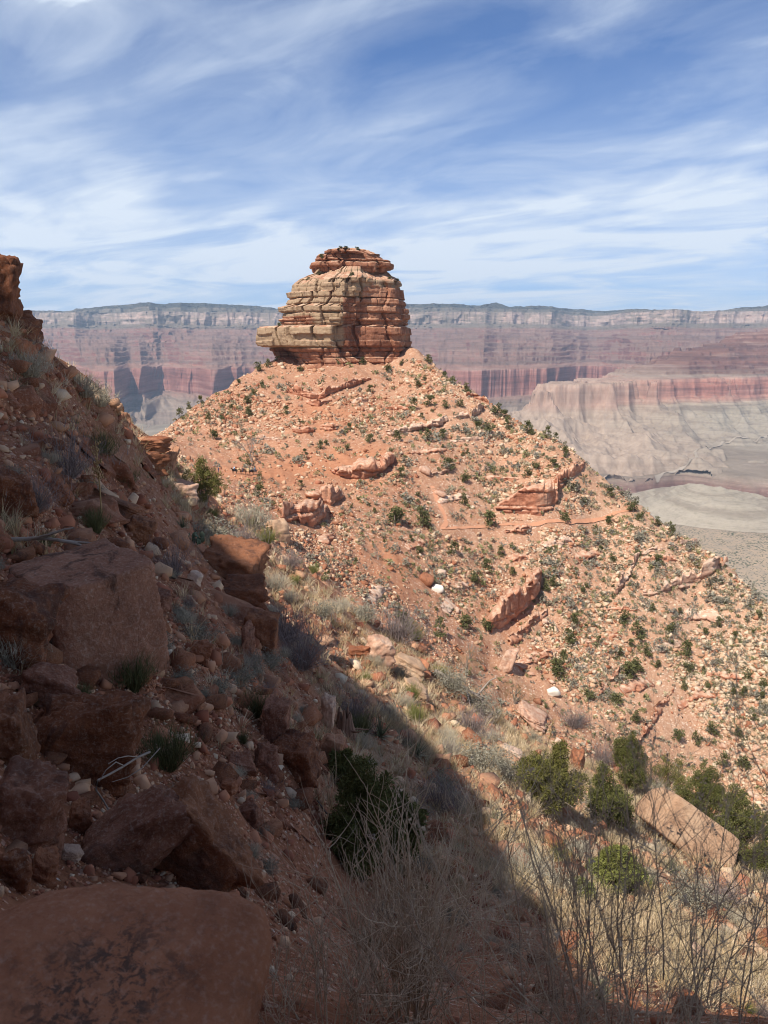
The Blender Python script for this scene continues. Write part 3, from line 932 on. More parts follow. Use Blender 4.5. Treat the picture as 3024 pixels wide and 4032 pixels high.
def rings_mesh(rings, sub, beds, seed, cell, dsub=0.45, depth=0.7, rough=0.35, close_top=True, patina=None, axis=None, strength=None):
    """rings: list of (zy, polygon in (zx, metres towards the viewer)) with equal vertex counts, bottom to top"""
    polys, zs = [], []
    for zy, poly in rings:
        polys.append(np.array([(zoomx(a), BY - d) for a, d in poly])); zs.append(zoomz(zy))
    polys = np.array(polys); zs = np.array(zs)
    # dense rows
    rows_p, rows_z = [], []
    for i in range(len(zs) - 1):
        span = max(abs(zs[i + 1] - zs[i]), np.abs(polys[i + 1] - polys[i]).max() * 0.5)
        n = max(2, int(span / dsub))
        for k in range(n):
            f = k / n
            rows_p.append(polys[i] * (1 - f) + polys[i + 1] * f); rows_z.append(zs[i] * (1 - f) + zs[i + 1] * f)
    rows_p.append(polys[-1]); rows_z.append(zs[-1])
    rows_p = np.array(rows_p); rows_z = np.array(rows_z)
    K = polys.shape[1]
    L = np.linalg.norm(np.roll(polys, -1, 1) - polys, axis=2).max(0)
    t = np.concatenate([np.linspace(j, j + 1, max(2, int(L[j] / (dsub if axis is None or j in axis else dsub * 4))), endpoint=False) for j in range(K)])
    j = t.astype(int); f = (t - j)[None, :, None]
    a = rows_p[:, j]; bq = rows_p[:, (j + 1) % K]
    XY = a * (1 - f) + bq * f
    # soften the corners a little
    for _ in range(3):
        XY = 0.5 * XY + 0.25 * (np.roll(XY, 1, 1) + np.roll(XY, -1, 1))
    Zr = np.repeat(rows_z[:, None], XY.shape[1], 1)
    tang = np.roll(XY, -1, 1) - np.roll(XY, 1, 1)
    nrm = np.stack([tang[..., 1], -tang[..., 0]], -1); nrm /= np.linalg.norm(nrm, axis=-1, keepdims=True) + 1e-9
    ctr = XY.mean(1, keepdims=True)
    sgn = np.sign(((XY - ctr) * nrm).sum(-1).mean()); nrm *= sgn
    seg = np.linalg.norm(np.roll(XY, -1, 1) - XY, axis=2)
    s = np.repeat((np.cumsum(seg.mean(0)))[None, :], XY.shape[0], 0)
    zz = Zr + 0.3 * vnoise(XY[..., 0] / 9, XY[..., 1] / 9, seed=seed + 5)
    dsp = blocky(s.ravel(), zz.ravel(), beds, cell, seed, depth, 1.15, 1.25, 0.3, strength).reshape(s.shape)
    jv, jd = cells1(s / 11.0 + 0.4 * vnoise(zz / 9, 0 * zz, seed=seed + 3), seed + 91)
    dsp = dsp - 2.3 * np.exp(-(jd * 11.0 / 0.62) ** 4) * (0.35 + 0.65 * (vnoise(jv * 50, zz / 7, seed=seed + 4) > -0.2)) + 0.7 * jv
    dsp = dsp + rough * fbm(XY[..., 0] / 2.6, XY[..., 1] / 2.6, Zr / 1.6, octv=4, seed=seed + 9) + 0.9 * fbm(XY[..., 0] / 12, XY[..., 1] / 12, Zr / 9, octv=2, seed=seed + 19)
    XY = XY + nrm * dsp[..., None]
    Zr = Zr + 0.22 * fbm(XY[..., 0] / 2.0, XY[..., 1] / 2.0, Zr / 2.0, octv=3, seed=seed + 29)
    V = np.concatenate([XY, Zr[..., None]], -1)
    nr, nc = Zr.shape
    F = grid_faces(nr, nc, True)
    V = V.reshape(-1, 3)
    if close_top:
        V = np.vstack([V, V[-nc:].mean(0) + [0, 0, 0.3]])
        k = np.arange(nc) + (nr - 1) * nc
        F = np.vstack([F, np.stack([k, np.roll(k, -1), np.full(nc, len(V) - 1), np.full(nc, len(V) - 1)], -1)[:, [0, 1, 2, 2]]])
    att = None
    if patina is not None:
        att = {'patina': np.repeat(patina(V)[:, None], 3, 1)}
    return V, F, att


def fix_tris(F):
    return F


def mesh_mixed(name, V, F, smooth, attr=None):
    """quads whose last two indices coincide are triangles"""
    tri = F[:, 2] == F[:, 3]
    if not tri.any():
        return mesh_np(name, V, F, smooth, attr)
    Q, T = F[~tri], F[tri][:, :3]
    me = bpy.data.meshes.new(name)
    me.vertices.add(len(V)); me.vertices.foreach_set('co', np.asarray(V, np.float32).ravel())
    li = np.concatenate([Q.ravel(), T.ravel()]).astype(np.int32)
    me.loops.add(len(li)); me.loops.foreach_set('vertex_index', li)
    st = np.concatenate([np.arange(len(Q)) * 4, len(Q) * 4 + np.arange(len(T)) * 3]).astype(np.int32)
    me.polygons.add(len(st)); me.polygons.foreach_set('loop_start', st)
    if smooth:
        me.polygons.foreach_set('use_smooth', np.ones(len(st), bool))
    if attr is not None:
        for an, av in attr.items():
            a = me.attributes.new(an, 'FLOAT_COLOR', 'POINT')
            c = np.ones((len(V), 4), np.float32); c[:, :av.shape[1]] = av
            a.data.foreach_set('color', c.ravel())
    me.update(calc_edges=True)
    return me


def butte():
    # plan of the main body, (x in the close-up, metres towards the viewer), anticlockwise from the left
    def body(xl, xr, ins=0.0, shelf=0.0, und=0.0, notch=1.0, lf=0.0):
        def X(q):
            return xl + (q - 305) * (xr - xl) / (1500 - 305)
        i = ins
        return [(xl, 4 - und), (X(430), 12 - i - und + lf), (X(560), 16 - i + 0.3 * lf), (X(690), 19 - i), (X(880), 20 - i), (X(903), 18 - i),
                (X(912), 20 - i - 6 * notch), (X(1008), 19.5 - i - 6 * notch), (X(1022), 18 - i - 8 * notch), (X(1190), 9.5 - i), (X(1380), 4 - i), (xr, -9),
                (X(1440), -27 + i), (X(900), -38 + i), (X(380), -28 + i), (xl, -10)]
    rings = [
        (1420, body(300, 1560, -1)), (1255, body(330, 1545, 0.6)), (1190, body(330, 1520, 1.2, und=2, lf=-5)),
        (1165, body(290, 1500, 1.8, und=5, lf=-7)), (1150, body(240, 1510, 1.6, und=7, lf=-8)), (1100, body(210, 1500, 2.2, und=9, lf=-9)), (1066, body(185, 1512, 1.8, und=9, lf=-9)), (1056, body(150, 1516, 1.2, und=4, lf=-3)),
        (1046, body(115, 1522, 0.4, lf=0)), (1000, body(98, 1534, 0.0, lf=0)), (930, body(92, 1536, -0.2)), (885, body(98, 1528, 0.1)), (868, body(130, 1518, 0.8)),
        (860, body(300, 1500, 1.8)), (850, body(312, 1497, 1.2)), (800, body(318, 1500, 0.6)), (755, body(330, 1502, 0.3)), (742, body(345, 1500, 1.0)),
        (730, body(322, 1500, 0.3)), (690, body(318, 1492, 0.2)), (672, body(385, 1480, 0.8)), (612, body(405, 1462, 1.2)), (600, body(388, 1464, 0.6, notch=0.5)), (560, body(372, 1458, 1.0, notch=0.3)),
        (552, body(425, 1456, 1.0, notch=0.3)), (500, body(428, 1452, 1.2, notch=0.3)), (478, body(440, 1442, 1.2, notch=0.4)), (448, body(480, 1432, 1.6, notch=0.3)), (436, body(505, 1420, 2.4, notch=0.2)),
        (405, body(565, 1385, 6.5, notch=0)), (375, body(640, 1320, 10.0, notch=0)), (345, body(670, 1290, 11.5, notch=0)), (318, body(730, 1240, 13.5, notch=0)),
    ]
    bb = ((1260, 1), (1205, 0.8), (1150, 1.3), (1100, 0.9), (1062, 1.2), (1000, 0.2), (945, 0.2), (868, 0.3), (855, 1.2), (822, 0.7), (795, 0.6), (745, 1.3), (690, 0.2), (662, 0.4), (610, 1.2), (512, 0.3), (478, 0.15), (440, 0.2))
    beds = [zoomz(q) for q, _ in bb]; stren = [w for _, w in bb]
    def pat(V):
        zx = (V[:, 0] - zoomx(0)) / (zoomx(1) - zoomx(0))
        zc = V[:, 2]
        left = 1 - sstep(860, 960, zx + 70 * (zc < zoomz(620)) * 0 - 160 * (zc > zoomz(610)))
        upper = sstep(zoomz(560), zoomz(480), zc) * 0.55
        low = 1 - 0.75 * (1 - sstep(zoomz(1090), zoomz(1050), zc))
        n = 0.35 * fbm(V[:, 0] / 9, V[:, 1] / 9, zc / 6, octv=3, seed=441)
        mid = sstep(zoomz(860), zoomz(835), zc) * (1 - sstep(zoomz(790), zoomz(770), zc)) * (1 - sstep(560, 680, zx)) * 0.8
        return np.clip((left * 0.78 + upper + 0.22 * sstep(1300, 1500, zx) + n - mid) * low, 0, 1)
    V, F, att = rings_mesh(rings, 0, beds, 401, 6.5, dsub=0.32, depth=1.25, rough=0.4, patina=pat, axis=range(0, 12), strength=stren)
    bo = link('rock_butte', mesh_mixed('rock_butte', V, F, False, att), M_BUTTE)
    tag(bo, 'tall layered red and tan sandstone butte standing alone on the ridge crest', 'butte')

    def cap(xl, xr, ins=0.0, d0=7.0):
        def X(q):
            return xl + (q - 575) * (xr - xl) / (1330 - 575)
        i = ins
        return [(xl + i * 17, d0 - 14), (X(610), d0 - 5 - i), (X(690), d0 - i), (X(885), d0 + 1 - i), (X(892), d0 - 1.6 - i), (X(945), d0 - 1.4 - i), (X(955), d0 - 0.2 - i),
                (X(1180), d0 - 3 - i), (X(1190), d0 - 4.4 - i), (X(1290), d0 - 7 - i), (xr - i * 17, d0 - 13), (X(1290), d0 - 27 + i), (X(900), d0 - 33 + i), (X(620), d0 - 27 + i)]
    rings = [(372, cap(680, 1270, 3.0)), (362, cap(610, 1310, 1.2)), (352, cap(582, 1326, 0.3)), (300, cap(577, 1332, 0)), (280, cap(580, 1332, 0.1)), (266, cap(612, 1322, 0.6)), (258, cap(640, 1310, 1.6)),
             (250, cap(622, 1300, 0.8)), (215, cap(616, 1262, 0.4)), (192, cap(640, 1240, 0.7)), (186, cap(700, 1195, 1.0)), (160, cap(704, 1150, 1.2)), (148, cap(730, 1142, 2.0)), (138, cap(790, 1095, 4.5)), (128, cap(850, 1030, 7.5))]
    beds = [zoomz(q) for q in (372, 318, 262, 236, 190, 160)]
    V, F, att = rings_mesh(rings, 0, beds, 431, 4.2, dsub=0.32, depth=1.7, rough=0.4, strength=[1, 0.4, 1.6, 0.4, 1.2, 0.3], patina=lambda V: np.clip(0.22 + 0.3 * fbm(V[:, 0] / 6, V[:, 1] / 6, V[:, 2] / 3, octv=3, seed=442), 0, 1))
    link('cap_rock', mesh_mixed('cap_rock', V, F, False, att), M_BUTTE, parent=bo)
    return bo


BUTTE = butte()


# ------------------------------------------------------------------ sandstone ledges cropping out of the ridge, and the unseen cliff shaped to shade the near slope
M_LEDGE = mat_rock('ledge sandstone', ((0.32, 0.115, 0.062), (0.44, 0.185, 0.105), (0.56, 0.32, 0.205)), lam=1.6, stain=0.4, top=(0.5, 0.8),
                   topcol=((0.42, 0.19, 0.11), (0.62, 0.44, 0.31)), pale=0.45, bmp=0.3)
M_PALE = mat_rock('pale ledge sandstone', ((0.36, 0.16, 0.10), (0.50, 0.31, 0.215), (0.64, 0.48, 0.36)), lam=1.4, stain=0.25, top=(0.5, 0.8),
                  topcol=((0.50, 0.28, 0.18), (0.68, 0.52, 0.39)), pale=0.5, bmp=0.3)


def wall_mesh(base, top, back, seed, step=0.35, bedt=1.6, cell=3.0, depth=0.55, rough=0.3, out=None, ragged=0.5, foot=2.0, gaps=0.0):
    """a jointed rock wall along base points, with its lip at top and its upper surface running back into the slope"""
    base, top, back = (np.asarray(q, float) for q in (base, top, back))
    seg = np.r_[0, np.cumsum(np.linalg.norm(np.diff(base[:, :2], axis=0), axis=1) + 1e-6)]
    n = max(6, int(seg[-1] / step))
    s = np.linspace(0, seg[-1], n)
    def rs(Q):
        return np.stack([np.interp(s, seg, Q[:, k]) for k in range(3)], 1)
    b, t, k = rs(base), rs(top), rs(back)
    H = np.median(top[:, 2] - base[:, 2])
    # ends taper into the slope
    d = np.gradient(b[:, :2], axis=0); d /= np.linalg.norm(d, axis=1, keepdims=True) + 1e-9
    for _ in range(8):
        d[1:-1] = (d[:-2] + 2 * d[1:-1] + d[2:]) / 4
    nr = np.stack([d[:, 1], -d[:, 0]], 1)
    if out is None:
        out = -b[:, :2].mean(0)
    if (nr * out).sum(1).mean() < 0:
        nr = -nr
    if gaps:
        gv, _ = cells1(s / (cell * 1.3), seed + 70)
        k_ = np.clip(0.75 + gaps * gv + 0.5 * gaps * vnoise(s / 2.0, 0.0, seed=seed + 71), 0.05, 1.05)
        t = b + (t - b) * k_[:, None]
    rg, _ = cells1(s / (cell * 0.8) + seed, seed)
    t[:, 2] += ragged * (0.5 * rg + 0.6 * vnoise(s / 1.1, 0.0, seed=seed + 1)) * np.minimum(1, H / 3)
    nf = max(5, int(H / step) + 2)
    rows = []
    bk = k.copy(); bk[:, 2] -= 0.6
    rows += [bk, 0.5 * bk + 0.5 * t + np.array([0, 0, 0.1])]
    fz = np.linspace(0, 1, nf)
    beds = np.arange(t[:, 2].min() - foot - 3, t[:, 2].max() + 4, bedt) + seed % 3 * 0.4
    beds = beds + 0.35 * bedt * np.sin(np.arange(len(beds)) * 2.4)
    for f in fz:
        q = t * (1 - f) + b * f
        dsp = blocky(s, q[:, 2] + 0.4 * vnoise(s / 6, 0.0, seed=seed + 3), beds, cell, seed, 1.25 * depth, 0.9 * depth + 0.35, 0.8, 0.28)
        dsp = dsp + 1.5 * rough * fbm(q[:, 0] / 1.8, q[:, 1] / 1.8, q[:, 2] / 1.2, octv=4, seed=seed + 5)
        dsp = dsp + 0.35 * depth * (1 - f) - 0.9 * depth * sstep(0.72, 1.0, f)
        q = q.copy(); q[:, :2] += nr * dsp[:, None]
        rows.append(q)
    ft = b.copy(); ft[:, 2] -= foot
    rows.append(ft)
    V = np.array(rows)
    V = V + (0.25 * np.stack([fbm(V[..., 0] / 1.3, V[..., 1] / 1.3, V[..., 2] / 1.3 + 9 * k_, octv=3, seed=seed + 40) for k_ in range(3)], -1) if step < 0.5 else 0)
    # close the ends by pulling them into the back line
    for e in (0, -1):
        V[:, e] = 0.35 * V[:, e] + 0.65 * bk[e]
    return V.reshape(-1, 3), grid_faces(len(rows), n)


LEDGE_PTS = []


def ledge(name, pix, seed, mat, label, cat='rock ledge', bedt=1.6, cell=3.0, depth=0.55, **kw):
    base, top, back = [], [], []
    for u, vt, vb in pix:
        p = hit(u, vb, rmin=90)
        if p is None: continue
        LEDGE_PTS.append(p[:2]); vt -= 0.08 * (vb - vt)
        d = ray(u, vt); q = d * (p[1] / d[1])
        bb = hit(u, vt - 1.0, rmin=90)
        lim = 4.0 + 2.0 * (q[2] - p[2])
        if bb is None or np.linalg.norm(bb[:2] - q[:2]) > lim:
            dd = q[:2] / np.linalg.norm(q[:2]); bb = np.array([*(q[:2] + dd * lim), 0.0]); bb[2] = height(bb[0], bb[1])
        bb = bb + np.array([*(bb[:2] - q[:2]), 0]) * 0.6
        base.append(p); top.append(q); back.append(bb)
    V, F = wall_mesh(base, top, back, seed, bedt=bedt, cell=cell, depth=depth, gaps=0.45 if mat is M_PALE or seed in (517, 518, 516) else 0.25, **kw)
    o = link(name, mesh_np(name, V, F, False), mat)
    return tag(o, label, cat)


LEDGES = [
    ([(329, 471, 474), (338, 468, 477), (350, 464.5, 480), (364, 459, 482.5), (374, 460, 480), (379, 461, 478), (386, 452, 468), (391, 452, 464), (394, 454, 462)], 501, 'L', 'long red ledge beside the bare dirt saddle, with dark overhang at its right end'),
    ([(306, 494, 497), (313, 489, 502), (322, 488, 503), (331, 486, 506), (338, 486, 501), (341, 488, 497)], 502, 'L', 'short broken red ledge just below the long ledge beside the dirt saddle'),
    ([(279, 507, 516), (283, 504, 521), (290, 503.5, 523), (297, 503, 521), (300, 502, 524), (312, 501, 527), (321, 502, 525), (325, 505, 518)], 503, 'L', 'cluster of red rock pillars with deep shaded clefts below the saddle'),
    ([(286, 387, 393), (292, 384.5, 394.5), (302, 386, 397), (310, 391, 399.5), (317, 394, 400), (325, 388.5, 398), (337, 384, 392.5), (350, 379.5, 387.5), (362, 377.5, 383), (370, 377, 380)], 504, 'L', 'flat topped red ledge on the ridge nose right below the butte'),
    ([(305, 401, 404), (311, 400, 406), (319, 399, 407), (326, 399, 404), (331, 398, 401)], 505, 'L', 'small red ledge tucked under the flat topped ledge of the ridge nose'),
    ([(292, 429, 431), (299, 427, 434), (308, 427, 434), (314, 428, 432)], 506, 'L', 'low crumbling red ledge left of the bare patch under the ridge nose'),
    ([(319, 427, 429), (326, 424, 431), (333, 422.5, 431), (338, 423, 428)], 507, 'L', 'small dark red outcrop right of the bare patch under the ridge nose'),
    ([(385, 431, 434), (391, 429, 437), (400, 427, 435), (412, 424, 433.5), (425, 421, 431), (437, 418.5, 428), (444, 416, 424.5), (447, 415, 421)], 508, 'P', 'long pale ledge high on the ridge flank below the butte'),
    ([(452, 415, 418), (458, 412.5, 419.5), (466, 411, 419), (473, 409, 418), (479, 404.5, 414.5), (482, 405, 411)], 509, 'P', 'pale ledge breaking the right skyline, with a shaded overhang at its end'),
    ([(495, 506, 511), (503, 500, 513), (520, 493.5, 514.5), (536, 487, 515), (548, 481.5, 514), (554, 477.5, 509), (557, 478, 502)], 510, 'L', 'massive tilted red slab right above the trail'),
    ([(553, 480, 489), (559, 474, 491), (567, 467.5, 483), (576, 462, 476), (583, 457.5, 474), (586, 459, 469)], 511, 'L', 'red cliff block under the right skyline, just above the massive tilted slab'),
    ([(486, 622, 628), (492, 613, 636), (500, 604, 630), (508, 597, 626), (520, 588, 618), (530, 580.5, 609), (538, 571, 598), (541, 572, 590)], 512, 'L', 'tall slanting red wall of rock in the middle of the lower flank'),
    ([(508, 640, 645), (520, 628, 642), (534, 615, 627), (548, 608, 616)], 513, 'L', 'low crumbled ledge at the foot of the tall slanting red wall'),
    ([(642, 590, 596), (650, 585, 597), (660, 582.5, 593.5), (672, 579, 590), (684, 575.5, 588), (700, 566.5, 582.5), (714, 560.5, 577), (723, 555.5, 571), (726, 557, 566)], 514, 'P', 'pale cream ledge running out to the lower right skyline'),
    ([(616, 588, 598), (621, 577, 592), (628, 566, 580), (635, 556, 567), (640, 552, 559)], 515, 'P', 'steep stepped ledge climbing left of the pale cream ledge'),
    ([(640, 551.5, 556), (655, 547, 552.5), (672, 543, 549), (690, 539.5, 545.5), (697, 539, 543)], 516, 'P', 'thin pale ledge just above the pale cream ledge'),
    ([(636, 745, 750), (644, 731, 741), (652, 718, 729), (662, 702, 713), (670, 692, 700), (675, 686, 692)], 517, 'L', 'straight red rib of rock descending the lower right flank'),
    ([(597, 696, 699), (604, 686, 693), (612, 675, 683), (620, 667, 672)], 518, 'L', 'faint short rock rib left of the straight red rib'),
    ([(426, 476, 478), (434, 472.5, 476.5), (446, 470, 474), (452, 469.5, 472)], 519, 'P', 'tiny dark ledge above the bend of the trail'),
    ([(466, 392, 396), (474, 392.5, 398), (482, 396, 401), (489, 401, 405)], 521, 'L', 'red knob of ledge on the skyline right of the butte'),
    ([(505, 530, 533), (514, 526, 535), (524, 525, 537), (532, 526, 534)], 522, 'L', 'red outcrop directly under the trail below the massive slab'),
]
for pix, seed, mk, lab in LEDGES:
    big = max(b - a for _, a, b in pix) > 16
    ledge('rock_ledge', pix, seed, M_LEDGE if mk == 'L' else M_PALE, lab, bedt=3.2 if big else 1.5, cell=4.2 if big else 2.4, depth=0.8 if big else 0.5)



def contour_ledges():
    # low beds of sandstone that run level round the flank
    rs = np.random.RandomState(540)
    seeds = [(430, 452), (400, 410), (470, 440), (360, 402), (500, 480), (455, 500), (420, 545), (520, 560), (590, 560), (660, 560), (560, 600), (600, 640), (540, 660), (640, 690), (700, 620), (700, 700), (450, 610), (380, 600), (560, 545), (470, 585), (620, 610), (330, 540), (265, 440), (235, 430), (665, 650), (735, 680)]
    for n, (u, v) in enumerate(seeds):
        p = hit(u, v, rmin=90)
        if p is None: continue
        half = rs.uniform(4, 11); pts = []
        for sg in (-1, 1):
            q = p[:2].copy(); run = []
            for _ in range(int(half)):
                nn = normal_at(q[0], q[1], 3.0)
                d = np.array([-nn[1], nn[0]]); d /= np.linalg.norm(d) + 1e-9
                q = q + sg * d * 1.0; run.append(q.copy())
            pts = (run[::-1] + [p[:2]] + pts) if sg < 0 else (pts + run)
        pts = np.array(pts)
        for _ in range(3): pts[1:-1] = (pts[:-2] + pts[1:-1] + pts[2:]) / 3
        hgt = rs.uniform(0.9, 2.1)
        z = height(pts[:, 0], pts[:, 1]); zl = p[2]
        nn = normal_at(pts[:, 0], pts[:, 1], 3.0); dn = nn[:, :2] / (np.linalg.norm(nn[:, :2], axis=1, keepdims=True) + 1e-9)
        base = np.c_[pts + dn * 0.8, z - 0.2]; top = np.c_[pts, z + 0.0 + hgt * np.sin(np.linspace(0.25, math.pi - 0.25, len(pts)))]; bk = pts - dn * hgt * 2.2
        back = np.c_[bk, height(bk[:, 0], bk[:, 1])]
        V, F = wall_mesh(base, top, back, 560 + n, bedt=0.9, cell=1.8, depth=0.5, gaps=0.5, out=dn.mean(0), foot=1.0)
        o = link('rock_ledge', mesh_np('rock_ledge', V, F, False), M_LEDGE if rs.rand() < 0.6 else M_PALE)
        LOW_LEDGES.append((o, p))


LOW_LEDGES = []
contour_ledges()

# unseen cliff behind and left of the viewpoint, shaped to shadow the near slope
EDGE = [(34, 364), (52, 378), (64, 387), (83, 401), (99, 413), (108, 421), (113, 432), (120, 443), (126, 457), (150, 484), (167, 500), (190, 508), (200, 519), (212, 532), (235, 547), (254, 562), (264, 583), (279, 610), (296, 632), (316, 652), (345, 674),
        (385, 704), (420, 737), (447, 763), (472, 787), (497, 815), (515, 848), (530, 880), (545, 910), (560, 942), (575, 972), (590, 1005)]


def shade_cliff():
    E = [hit(*q) for q in EDGE]
    hx, hy = -SUN[0] / math.hypot(SUN[0], SUN[1]), -SUN[1] / math.hypot(SUN[0], SUN[1])      # the way the light travels, in plan
    tn = math.tan(SUN_EL)
    kn = []                                             # (offset across the light, height of the grazing ray)
    for (u, v), p in zip(EDGE, E):
        if p is not None and v > 620 and np.hypot(p[0], p[1]) < 60:
            kn.append((p[0] * hy - p[1] * hx, p[2] + (p[0] * hx + p[1] * hy) * tn))
    kn += [(-20.3, 14.9), (-21.2, 15.8), (-22.0, 16.4), (-23.0, 17.1), (-24.5, 17.5), (-30, 18), (-42, 19)]
    kn += [(1.0, 4.2), (6.0, 3.0), (14, -4)]
    kn.sort()
    kn = np.array(kn); cr = np.concatenate([np.arange(-42, -25, 2.0), np.arange(-25, 2, 0.4), np.arange(2, 14, 2.0)])
    Hh = np.interp(cr, kn[:, 0], kn[:, 1])
    for _ in range(2): Hh[1:-1] = 0.25 * Hh[:-2] + 0.5 * Hh[1:-1] + 0.25 * Hh[2:]
    a0 = 14.0
    E = np.stack([a0 * hx + cr * hy, a0 * hy - cr * hx, Hh - a0 * tn], 1)[::-1]
    sh = SUN / math.hypot(SUN[0], SUN[1])
    L = 30 + 0 * cr
    Cc = E + sh[None, :] * L[:, None]
    front = Cc.copy(); front[:, 2] = height(Cc[:, 0], Cc[:, 1]) - 2
    away = np.array([sh[0], sh[1], 0])
    back = Cc + away * 30; back[:, 2] += 30 * math.tan(SUN_EL) * 0.9
    V, F = wall_mesh(front, Cc, back, 551, step=0.8, bedt=3.4, cell=5.0, depth=0.16, rough=0.08, out=-away[:2], ragged=0.2, foot=3)
    # the rear side
    n = V.shape[0] // (V.shape[0] // 1)
    o = link('caster_cliff', mesh_np('caster_cliff', V, F, False), M_LEDGE)
    return tag(o, 'unseen tall red cliff above the trail, shaped to shade the near slope', 'cliff')


shade_cliff()


# ------------------------------------------------------------------ loose rock
_ICO = {}


def ico(n):
    if n not in _ICO:
        bm = bmesh.new(); bmesh.ops.create_icosphere(bm, subdivisions=n, radius=1.0)
        bm.verts.ensure_lookup_table()
        V = np.array([v.co[:] for v in bm.verts]); V /= np.linalg.norm(V, axis=1, keepdims=True)
        F = np.array([[v.index for v in f.verts] for f in bm.faces]); bm.free()
        _ICO[n] = (V, F)
    return _ICO[n]


def facet_rock(seed, dims=(1, 1, 1), cuts=9, p=14.0, sub=3, rough=0.03, jit=0.22, cutd=(0.78, 1.15), nf=2.2, layer=0.0):
    """an angular boulder: a box with knocked-off corners, worn edges and an uneven skin; dims are full sizes"""
    D, F = ico(sub)
    p = p * 2.4
    rs = np.random.RandomState(seed)
    N, L = [], []
    for ax in range(3):
        for sg in (-1, 1):
            n = np.zeros(3); n[ax] = sg
            n += rs.normal(0, jit, 3) * np.array([1, 1, 1]); n /= np.linalg.norm(n)
            N.append(n); L.append(rs.uniform(0.88, 1.04))
    for k in range(cuts):
        n = rs.normal(0, 1, 3); n /= np.linalg.norm(n)
        N.append(n); L.append(np.abs(n).sum() * rs.uniform(*cutd) * 0.83)
    N = np.array(N); L = np.array(L)
    q = np.clip(D @ N.T, 0, None) / L[None]
    r = 1.0 / (q ** p).sum(1) ** (1.0 / p)
    r = np.minimum(r, 1.7)
    V = D * r[:, None]
    if rough:
        o = rs.uniform(0, 50)
        nz = fbm(V[:, 0] * nf + o, V[:, 1] * nf, V[:, 2] * nf, octv=5, seed=seed)
        V = V * (1 + rough * 2.0 * nz + rough * 0.9 * fbm(V[:, 0] * nf * 4 + o, V[:, 1] * nf * 4, V[:, 2] * nf * 4, octv=3, seed=seed + 3, ridged=True))[:, None]
        if rough > 0.025 and sub > 3:
            ch = fbm(V[:, 0] * 1.5 + o, V[:, 1] * 1.5 + 7, V[:, 2] * 3.4, octv=4, seed=seed + 21) * 6
            fl = np.floor(ch); V = V * (1 + 0.042 * (fl + sstep(0.42, 0.58, ch - fl)))[:, None]
        if layer:
            V[:, :2] *= (1 + layer * fbm(V[:, 0] * 0.4 + o, V[:, 1] * 0.4, V[:, 2] * 5.5, octv=3, seed=seed + 8))[:, None]
    return V * (np.array(dims) * 0.5)[None], F


def mat_boulder(name, cols, lam, dark=(0.05, 0.03, 0.026), stain=0.5, dust=0.4, pale=0.35, bmp=0.3, varn=0.0, lichen=None):
    m, h, b = new_mat(name)
    p = h('ShaderNodeTexCoord').outputs['Object']
    oi = h('ShaderNodeObjectInfo')
    rnd = oi.outputs['Random']
    off = h('ShaderNodeVectorMath', operation='ADD', i={0: p, 1: h('ShaderNodeCombineXYZ', i={0: h.math('MULTIPLY', rnd, 37.0), 1: h.math('MULTIPLY', rnd, 91.0), 2: 0.0}).outputs[0]}).outputs[0]
    nA = h.noise(off, 0.8 / lam, 5, 0.6, 0.6); nB = h.noise(off, 3.5 / lam, 8, 0.68, 0.3); nC = h.noise(off, 22.0 / lam, 8, 0.7)
    col = h.ramp(h.math('ADD', h.math('MULTIPLY', nA, 0.6), h.math('MULTIPLY', nB, 0.4)), [(0.36, cols[0]), (0.5, cols[1]), (0.63, cols[2])])
    col = h.mix(h.ramp(rnd, [(0.0, 0.0), (0.6, 0.1), (1.0, 0.55)]), col, cols[3])
    col = h.mix(h.ramp(nC, [(0.5, 0.0), (0.74, pale)]), col, h.mix(0.6, col, (0.70, 0.56, 0.45)))
    sp = h.noise(h.scale3(off, (1, 1, 0.35)), 1.5 / lam, 6, 0.7, 0.8)
    col = h.mix(h.ramp(sp, [(0.54, 0.0), (0.62, stain)]), col, h.mix(0.75, col, dark))
    col = h.mix(h.ramp(nC, [(0.27, 0.5), (0.40, 0.0)]), col, h.mix(0.6, col, dark))
    ck = h('ShaderNodeTexVoronoi', feature='DISTANCE_TO_EDGE', i={'Vector': h.mix(0.14, off, h('ShaderNodeTexNoise', i={'Vector': off, 'Scale': 3.0 / lam}).outputs['Color']), 'Scale': 1.3 / lam})
    crack = h.ramp(ck.outputs['Distance'], [(0.0, 1.0), (0.014, 0.0)])
    col = h.mix(h.math('MULTIPLY', crack, h.ramp(nA, [(0.5, 0.0), (0.6, 0.3)])), col, dark)
    if lichen:
        li = h.noise(off, 34.0, 7, 0.72, 0.6)
        zone = h('ShaderNodeVectorMath', operation='DISTANCE', i={0: p, 1: lichen}).outputs['Value']
        zone = h.ramp(h.math('ADD', zone, h.math('MULTIPLY', h.math('SUBTRACT', nB, 0.5), 0.3)), [(0.10, 1.0), (0.22, 0.0)])
        f = h.math('MULTIPLY', h.ramp(li, [(0.47, 0.0), (0.56, 1.0)]), zone)
        col = h.mix(h.math('MULTIPLY', f, 0.8), col, (0.05, 0.036, 0.03))
    h.link(col, b.inputs['Base Color'])
    hh = h.math('ADD', h.math('MULTIPLY', nB, 0.7), h.math('SUBTRACT', h.math('MULTIPLY', nC, 0.35), h.math('MULTIPLY', crack, 0.06)))
    bump(h, b, hh, 0.85, bmp * lam * 0.35)
    return m


